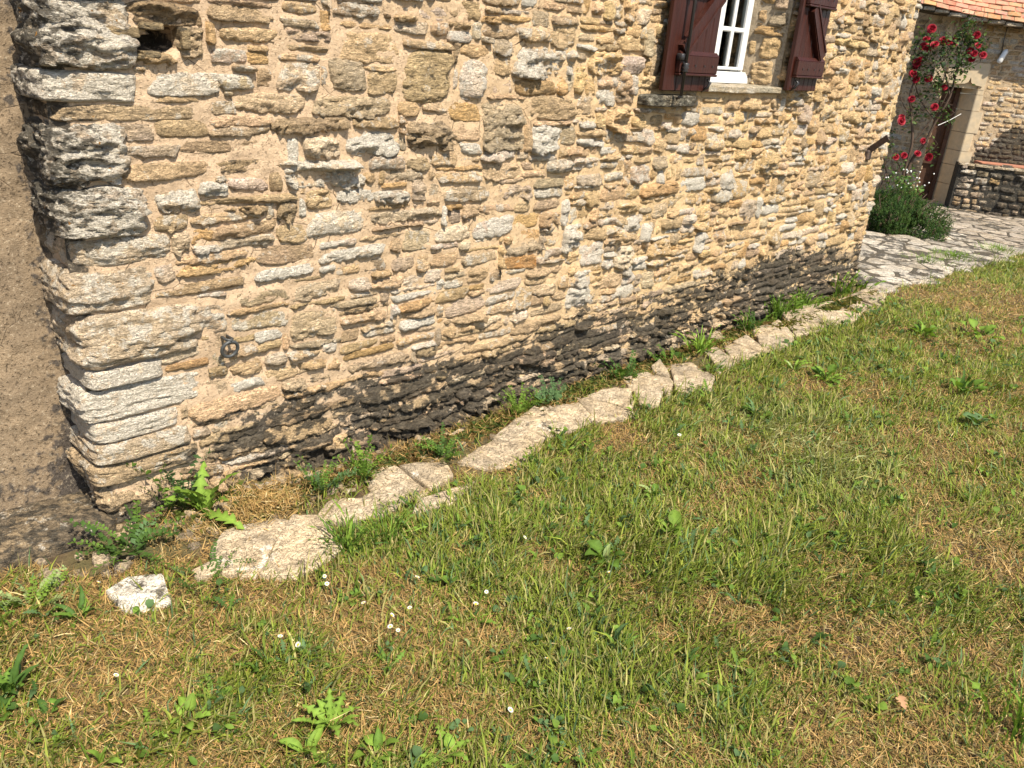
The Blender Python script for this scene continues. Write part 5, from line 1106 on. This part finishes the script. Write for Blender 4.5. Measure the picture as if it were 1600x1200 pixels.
def moss():
    rng = np.random.default_rng(15); Vs, Fs, Cs = [], [], []; off = 0
    for k in range(26000):
        g = rng.integers(0, 60); gx_ = .3+5.2*((g*.618) % 1); gy_ = -.10-.14*((g*.377) % 1)
        x = gx_+rng.normal(0, .08); y = gy_+rng.normal(0, .04)
        if y > -.03: continue
        z = float(ground_z(x, y))+.006; L = rng.uniform(.006, .02)*(1+.12*x); a = rng.uniform(0, 6.28)
        dx, dy = math.cos(a)*L, math.sin(a)*L; Vs.append([(x, y, z-.01), (x+dx, y+dy, z+L*.6), (x-dy*.5, y+dx*.5, z+L*.8)]); Fs.append((off, off+1, off+2)); off += 3
        c = np.array([(.075, .095, .018), (.12, .115, .025), (.05, .075, .02), (.16, .10, .035)][g % 4])*rng.uniform(.7, 1.3); Cs += [c]*3
    link('moss', np_mesh('moss', np.array(Vs).reshape(-1, 3), [np.array(Fs)], np.array(Cs), None, False, [M_LEAF]), None, kind='stuff', label='moss and dry litter at the foot of the wall')
moss()
def straw():
    rng = np.random.default_rng(16); n = 7000; x = rng.normal(.44, .11, n); y = rng.normal(-.24, .05, n)
    x[2000:] = rng.uniform(.1, 5.6, 5000); y[2000:] = rng.uniform(-.30, -.05, 5000)
    V, F, C = make_blades(x, y, x*0-1, rng, 'dry'); V[:, 2] += np.repeat(.012+.02*np.exp(-((x-.44)/.1)**2)*rng.random(n), 5); link('dry_straw', np_mesh('dry_straw', V, F, C*1.05, None, True, [M_DRY]), None, kind='stuff', label='tangle of dry straw between the wall and the drip stones')
straw()
# daisies
DLAB = ['upper left daisy of the close trio in the lawn centre', 'middle daisy of the close trio in the lawn centre', 'lower right daisy of the close trio in the lawn centre', 'daisy just above the close trio',
  'yellowish faded daisy beside the clover patch', 'lone white daisy right of the close trio', 'half closed daisy above the lone one in the lawn centre', 'white daisy in the green grass right of the drip stones bend',
  'large white daisy at the lower left, left of its neighbour', 'white daisy right of the large lower left one', 'upper daisy of the pair beside the second large drip stone', 'lower daisy of the pair beside the second large drip stone',
  'small closed daisy below the dense grass tuft', 'tiny daisy left of the lawn centre near brown grass', 'small white daisy near the paler drip stones', 'small white daisy left of the white lichen slab',
  'lone white petal daisy in the dry left lawn', 'white daisy lowest in the lawn near the bottom', 'pinkish daisy in the brown grass below the lawn centre', 'daisy at the right of the lower lawn centre',
  'white daisy beside the broad leaved plant', 'white daisy in the green lawn below the pale flagstones']
def daisy_head():
    V = [(0, 0, .0)]; F = []; n = 16
    for k in range(n):
        a = 2*math.pi*k/n; da = .17; i = len(V)
        V += [(.28*math.cos(a-da), .28*math.sin(a-da), 0), (.28*math.cos(a+da), .28*math.sin(a+da), 0), (.95*math.cos(a+da*.8), .95*math.sin(a+da*.8), .12), (1.05*math.cos(a), 1.05*math.sin(a), .15), (.95*math.cos(a-da*.8), .95*math.sin(a-da*.8), .12)]
        F.append((i, i+1, i+2, i+3, i+4))
    me = bpy.data.meshes.new('petals'); me.from_pydata(V, [], F); me.materials.append(M_PETAL)
    b = MB(); b.tube([(0, 0, -.02), (0, 0, .10), (0, 0, .16)], [.46, .46, .25], 8); return me, b.mesh('centre', M_YELLOW, True)
PET, CEN = daisy_head(); b = MB(); b.tube([(0, 0, -.045), (.002, .001, -.02), (0, 0, 0)], .0009, 4); STM = b.mesh('stem', M_LEAF)
STM.materials.clear(); STM.materials.append(plain('daisy_stem', (.09, .14, .04)))
for q, ((x, y), lab) in enumerate(zip(DAISY, DLAB)):
    r = np.random.default_rng(q+70); t = thing('daisy', lab, 'daisy', (x, y, float(ground_z(x, y))+.045), 0, 'daisies in the lawn')
    s = [.0068, .0078, .006, .0066][q % 4]*(1+.05*max(0, x)); tl = Euler((r.normal(0, .35)+.25, r.normal(0, .35)-.2, r.uniform(0, 6)))
    for nm_, me in (('petals', PET), ('centre', CEN)):
        o = link(nm_, me, t); o.scale = (s, s, s*(1 if q % 5 else 4)); o.rotation_euler = tl
    link('stem', STM, t)
# dry oak leaf on the lawn
V, F = leaf_mesh('tooth', 3); t = thing('dead_leaf', 'dry pinkish brown fallen leaf on the lower right lawn', 'leaf', (P[54][0], P[54][1], float(ground_z(*P[54]))+.03), .6)
V = V*np.array([.055, .10, .05]); me = np_mesh('blade', V, [F], np.tile([.42, .24, .13], (len(V), 1)), None, True, [M_DRY]); link('blade', me, t)

# ------------------------------------------------------------------ plants by the far doorway
def cloud_leaves(name, spots, parent, col, size, mat, seed, nv=6):
    rng = np.random.default_rng(seed); Vs, Fs, Cs = [], [], []; off = 0
    base, F0 = leaf_mesh('oval', 1, nv)
    base = base*np.array([1, 1.25, .8])
    for c, r, h, n in spots:
        for k in range(n):
            v = rng.normal(0, .55, 3); p = np.array(c)+v*np.array([r, r, h]); L = size*rng.uniform(.6, 1.3)
            R_ = np.array(Euler((rng.normal(0, .5), rng.normal(.35, .5), rng.uniform(0, 6.28))).to_matrix()); V = (base*L)@R_.T+p
            Vs.append(V); Fs.append(F0+off); off += len(V); Cs.append(np.tile(np.array(col[int(rng.integers(0, len(col)))])*rng.uniform(.6, 1.35), (len(V), 1)))
    return link(name, np_mesh(name, np.concatenate(Vs), [np.concatenate(Fs)], np.concatenate(Cs), None, True, [mat]), parent, kind='stuff')
rose = thing('rose_bush', 'climbing rose with many red blooms in front of the far doorway', 'rose bush', (0, 0, 0))
for pts in RSTEM:
    # smooth the stem
    Q = [Vector(p) for p in pts]; S = []
    for i in range(len(Q)-1):
        p0, p1, p2, p3 = Q[max(0, i-1)], Q[i], Q[i+1], Q[min(len(Q)-1, i+2)]
        for k in range(4):
            u = k/4; S.append(.5*((2*p1)+(p2-p0)*u+(2*p0-5*p1+4*p2-p3)*u*u+(3*p1-p0-3*p2+p3)*u**3))
    S.append(Q[-1]); r0 = .024 if len(pts) > 6 else .012; b = MB(); b.tube(S, [r0*(1-.72*i/len(S)) for i in range(len(S))], 6); b.build('stem', M_STEM, rose, True)
GRN = [(.045, .085, .028), (.06, .10, .032), (.085, .125, .035), (.035, .065, .028), (.10, .14, .05)]
cloud_leaves('foliage', [((x, y, z), r*1.15, h, int(n*1.9)) for x, y, z, r, h, n in RLEAF], rose, GRN, .052, M_LEAF, 5)
rt = np.random.default_rng(6); b = MB()
for x, y, z, r, h, n in RLEAF:
    for k in range(max(3, n//9)):
        p = Vector((x, y, z))+Vector(rt.normal(0, .5, 3))*r; b.tube([p, p+Vector((rt.normal(0, .03), rt.normal(0, .06), rt.uniform(.04, .12))), p+Vector((rt.normal(0, .06), rt.normal(0, .1), rt.uniform(.1, .25)))], [.005, .004, .002], 4)
b.build('twigs', M_STEM, rose, kind='stuff')
def rose_bloom(seed):
    rng = np.random.default_rng(seed); V = []; F = []
    for ring, (n, r, z, op, sz) in enumerate(((3, -.05, .16, .12, .66), (4, .05, .2, .22, .62), (5, .30, .10, .55, .78), (6, .52, .0, .95, .9), (6, .66, -.12, 1.25, .95))):
        for k in range(n):
            a = 2*math.pi*k/n+ring*.6+rng.normal(0, .1); ca, sa = math.cos(a), math.sin(a); i = len(V)
            for u in np.linspace(-1, 1, 4):
                for v in np.linspace(0, 1, 4):
                    w = sz*.55*(.45+.75*v-.35*v*v)*u; rad = r*.4+math.sin(op*v)*sz*.62-.10*u*u+.06; h = z+math.cos(op*v*.9)*v*sz*.62-.05*u*u*v+rng.normal(0, .02)
                    V.append((ca*rad-sa*w, sa*rad+ca*w, h))
            for p in range(3):
                for q in range(3): F.append((i+p*4+q, i+p*4+q+1, i+(p+1)*4+q+1, i+(p+1)*4+q))
    i = len(V)                                  # closed heart of the bloom
    for a in range(3):
        for k in range(8): V.append((.36*math.cos(a*.5)*math.cos(k*math.pi/4+a*.3), .36*math.cos(a*.5)*math.sin(k*math.pi/4+a*.3), .12+.42*math.sin(a*.5)+rng.normal(0, .03)))
    V.append((0, 0, .50))
    for a in range(2):
        for k in range(8): F.append((i+a*8+k, i+a*8+(k+1) % 8, i+a*8+8+(k+1) % 8, i+a*8+8+k))
    for k in range(8): F.append((i+16+k, i+16+(k+1) % 8, i+24))
    me = bpy.data.meshes.new('bloom'); me.from_pydata(V, [], F); me.polygons.foreach_set('use_smooth', np.ones(len(F), bool)); me.materials.append(M_RED); return me
BL = [rose_bloom(k) for k in range(4)]
for q, p in enumerate(ROSES):
    r = np.random.default_rng(q+900); o = link('bloom', BL[q % 4], rose, (p[0]-.05+r.normal(0, .05), p[1]+r.normal(0, .01), p[2]))
    s = r.uniform(.050, .070); o.scale = (s, s, s); d = Vector((-1+r.normal(0, .4), -.4+r.normal(0, .5), .5+r.normal(0, .3))); o.rotation_euler = d.to_track_quat('Z', 'Y').to_euler()
shrub = thing('dark_shrub', 'low rounded dark green needle leaved shrub at the foot of the rose', 'shrub', (8.95, 1.02, float(gz(8.95, 0))))
def sprigs():
    rng = np.random.default_rng(12); Vs, Fs, Cs = [], [], []; off = 0
    for k in range(6000):
        a = rng.uniform(0, 6.28); e = math.acos(rng.uniform(.0, 1)); rr = rng.uniform(.55, 1)**.5; lump = 1+.16*math.sin(a*3+e*4)+.1*math.sin(a*7+2)
        c = np.array([.50*math.sin(e)*math.cos(a), .57*math.sin(e)*math.sin(a), .39*math.cos(e)])*rr*lump; dr = Vector((c[0]*.6, c[1]*.6, .55)).normalized()+Vector(rng.normal(0, .25, 3)); dr.normalize()
        L = rng.uniform(.04, .085); hue = rng.random(); col = np.array([.020, .050, .012])*(1-hue)+np.array([.060, .105, .022])*hue; br = rng.random() < .10
        if br: col = np.array([.09, .06, .04])
        for j in range(7):
            t_ = .2+.8*j/6; b0 = c+np.array(dr)*L*t_; ax = dr.orthogonal(); ax.rotate(Matrix.Rotation(j*2.4+k, 3, dr)); ln = np.array((ax*.8+dr*.7).normalized())*.024*(1.15-t_*.5); sd = np.cross(ln, np.array(dr)); sd = sd/max(1e-6, np.linalg.norm(sd))*.0060
            Vs += [b0-sd, b0+sd, b0+ln]; Fs.append((off, off+1, off+2)); off += 3; Cs += [col*rng.uniform(.75, 1.3)]*3
    V = np.array(Vs); link('foliage', np_mesh('foliage', V, [np.array(Fs)], np.array(Cs), None, False, [M_LEAF]), shrub, kind='stuff')
    b = MB()
    for k in range(26):
        a = k*2.4; b.tube([(.03*math.cos(a), .03*math.sin(a), 0), (.2*math.cos(a), .2*math.sin(a), .16), (.40*math.cos(a), .42*math.sin(a), .22+.1*(k % 3))], [.012, .008, .003], 5)
    b.build('stem', M_STEM, shrub, True)
sprigs()
fl = thing('leafy_plant', 'light green leafy plant with tiny white flowers behind the dark shrub', 'plant', (10.6, 1.55, float(gz(10.6, 0))))
cloud_leaves('foliage', [((0, 0, .22), .17, .22, 160), ((-.05, -.17, .3), .1, .16, 70), ((0, .05, .42), .1, .12, 60)], fl, [(.09, .17, .04), (.14, .22, .06), (.07, .13, .035)], .055, M_LEAF, 8)
b = MB(); rg = np.random.default_rng(4)
for k in range(26):
    p = Vector((rg.normal(-.04, .08), rg.normal(-.06, .12), rg.uniform(.3, .56))); b.tube([p, p+Vector((0, 0, .012)), p+Vector((0, 0, .02))], [.004, .012, .004], 5)
b.build('flowers', M_PETAL, fl, kind='stuff')
for q, (x, y, lab, n) in enumerate([(7.92, -.06, 'left green grass tuft in the paving joints beyond the house', 70), (7.34, -.03, 'small dark grass tuft in the paving joints nearest the house', 40), (8.98, -.17, 'right green grass tuft in the paving joints near the lawn edge', 60)]):
    weed((x, y), lab, [('strap', 'bright', n*2, .05, .75, .24, 1.2), ('strap', 'mid', n, .055, .8, .24, 1.2)], 'grass tuft', 'grass_tuft', z=float(gz(x, 0))+.015, group='grass tufts in the paving', seed=60+q)
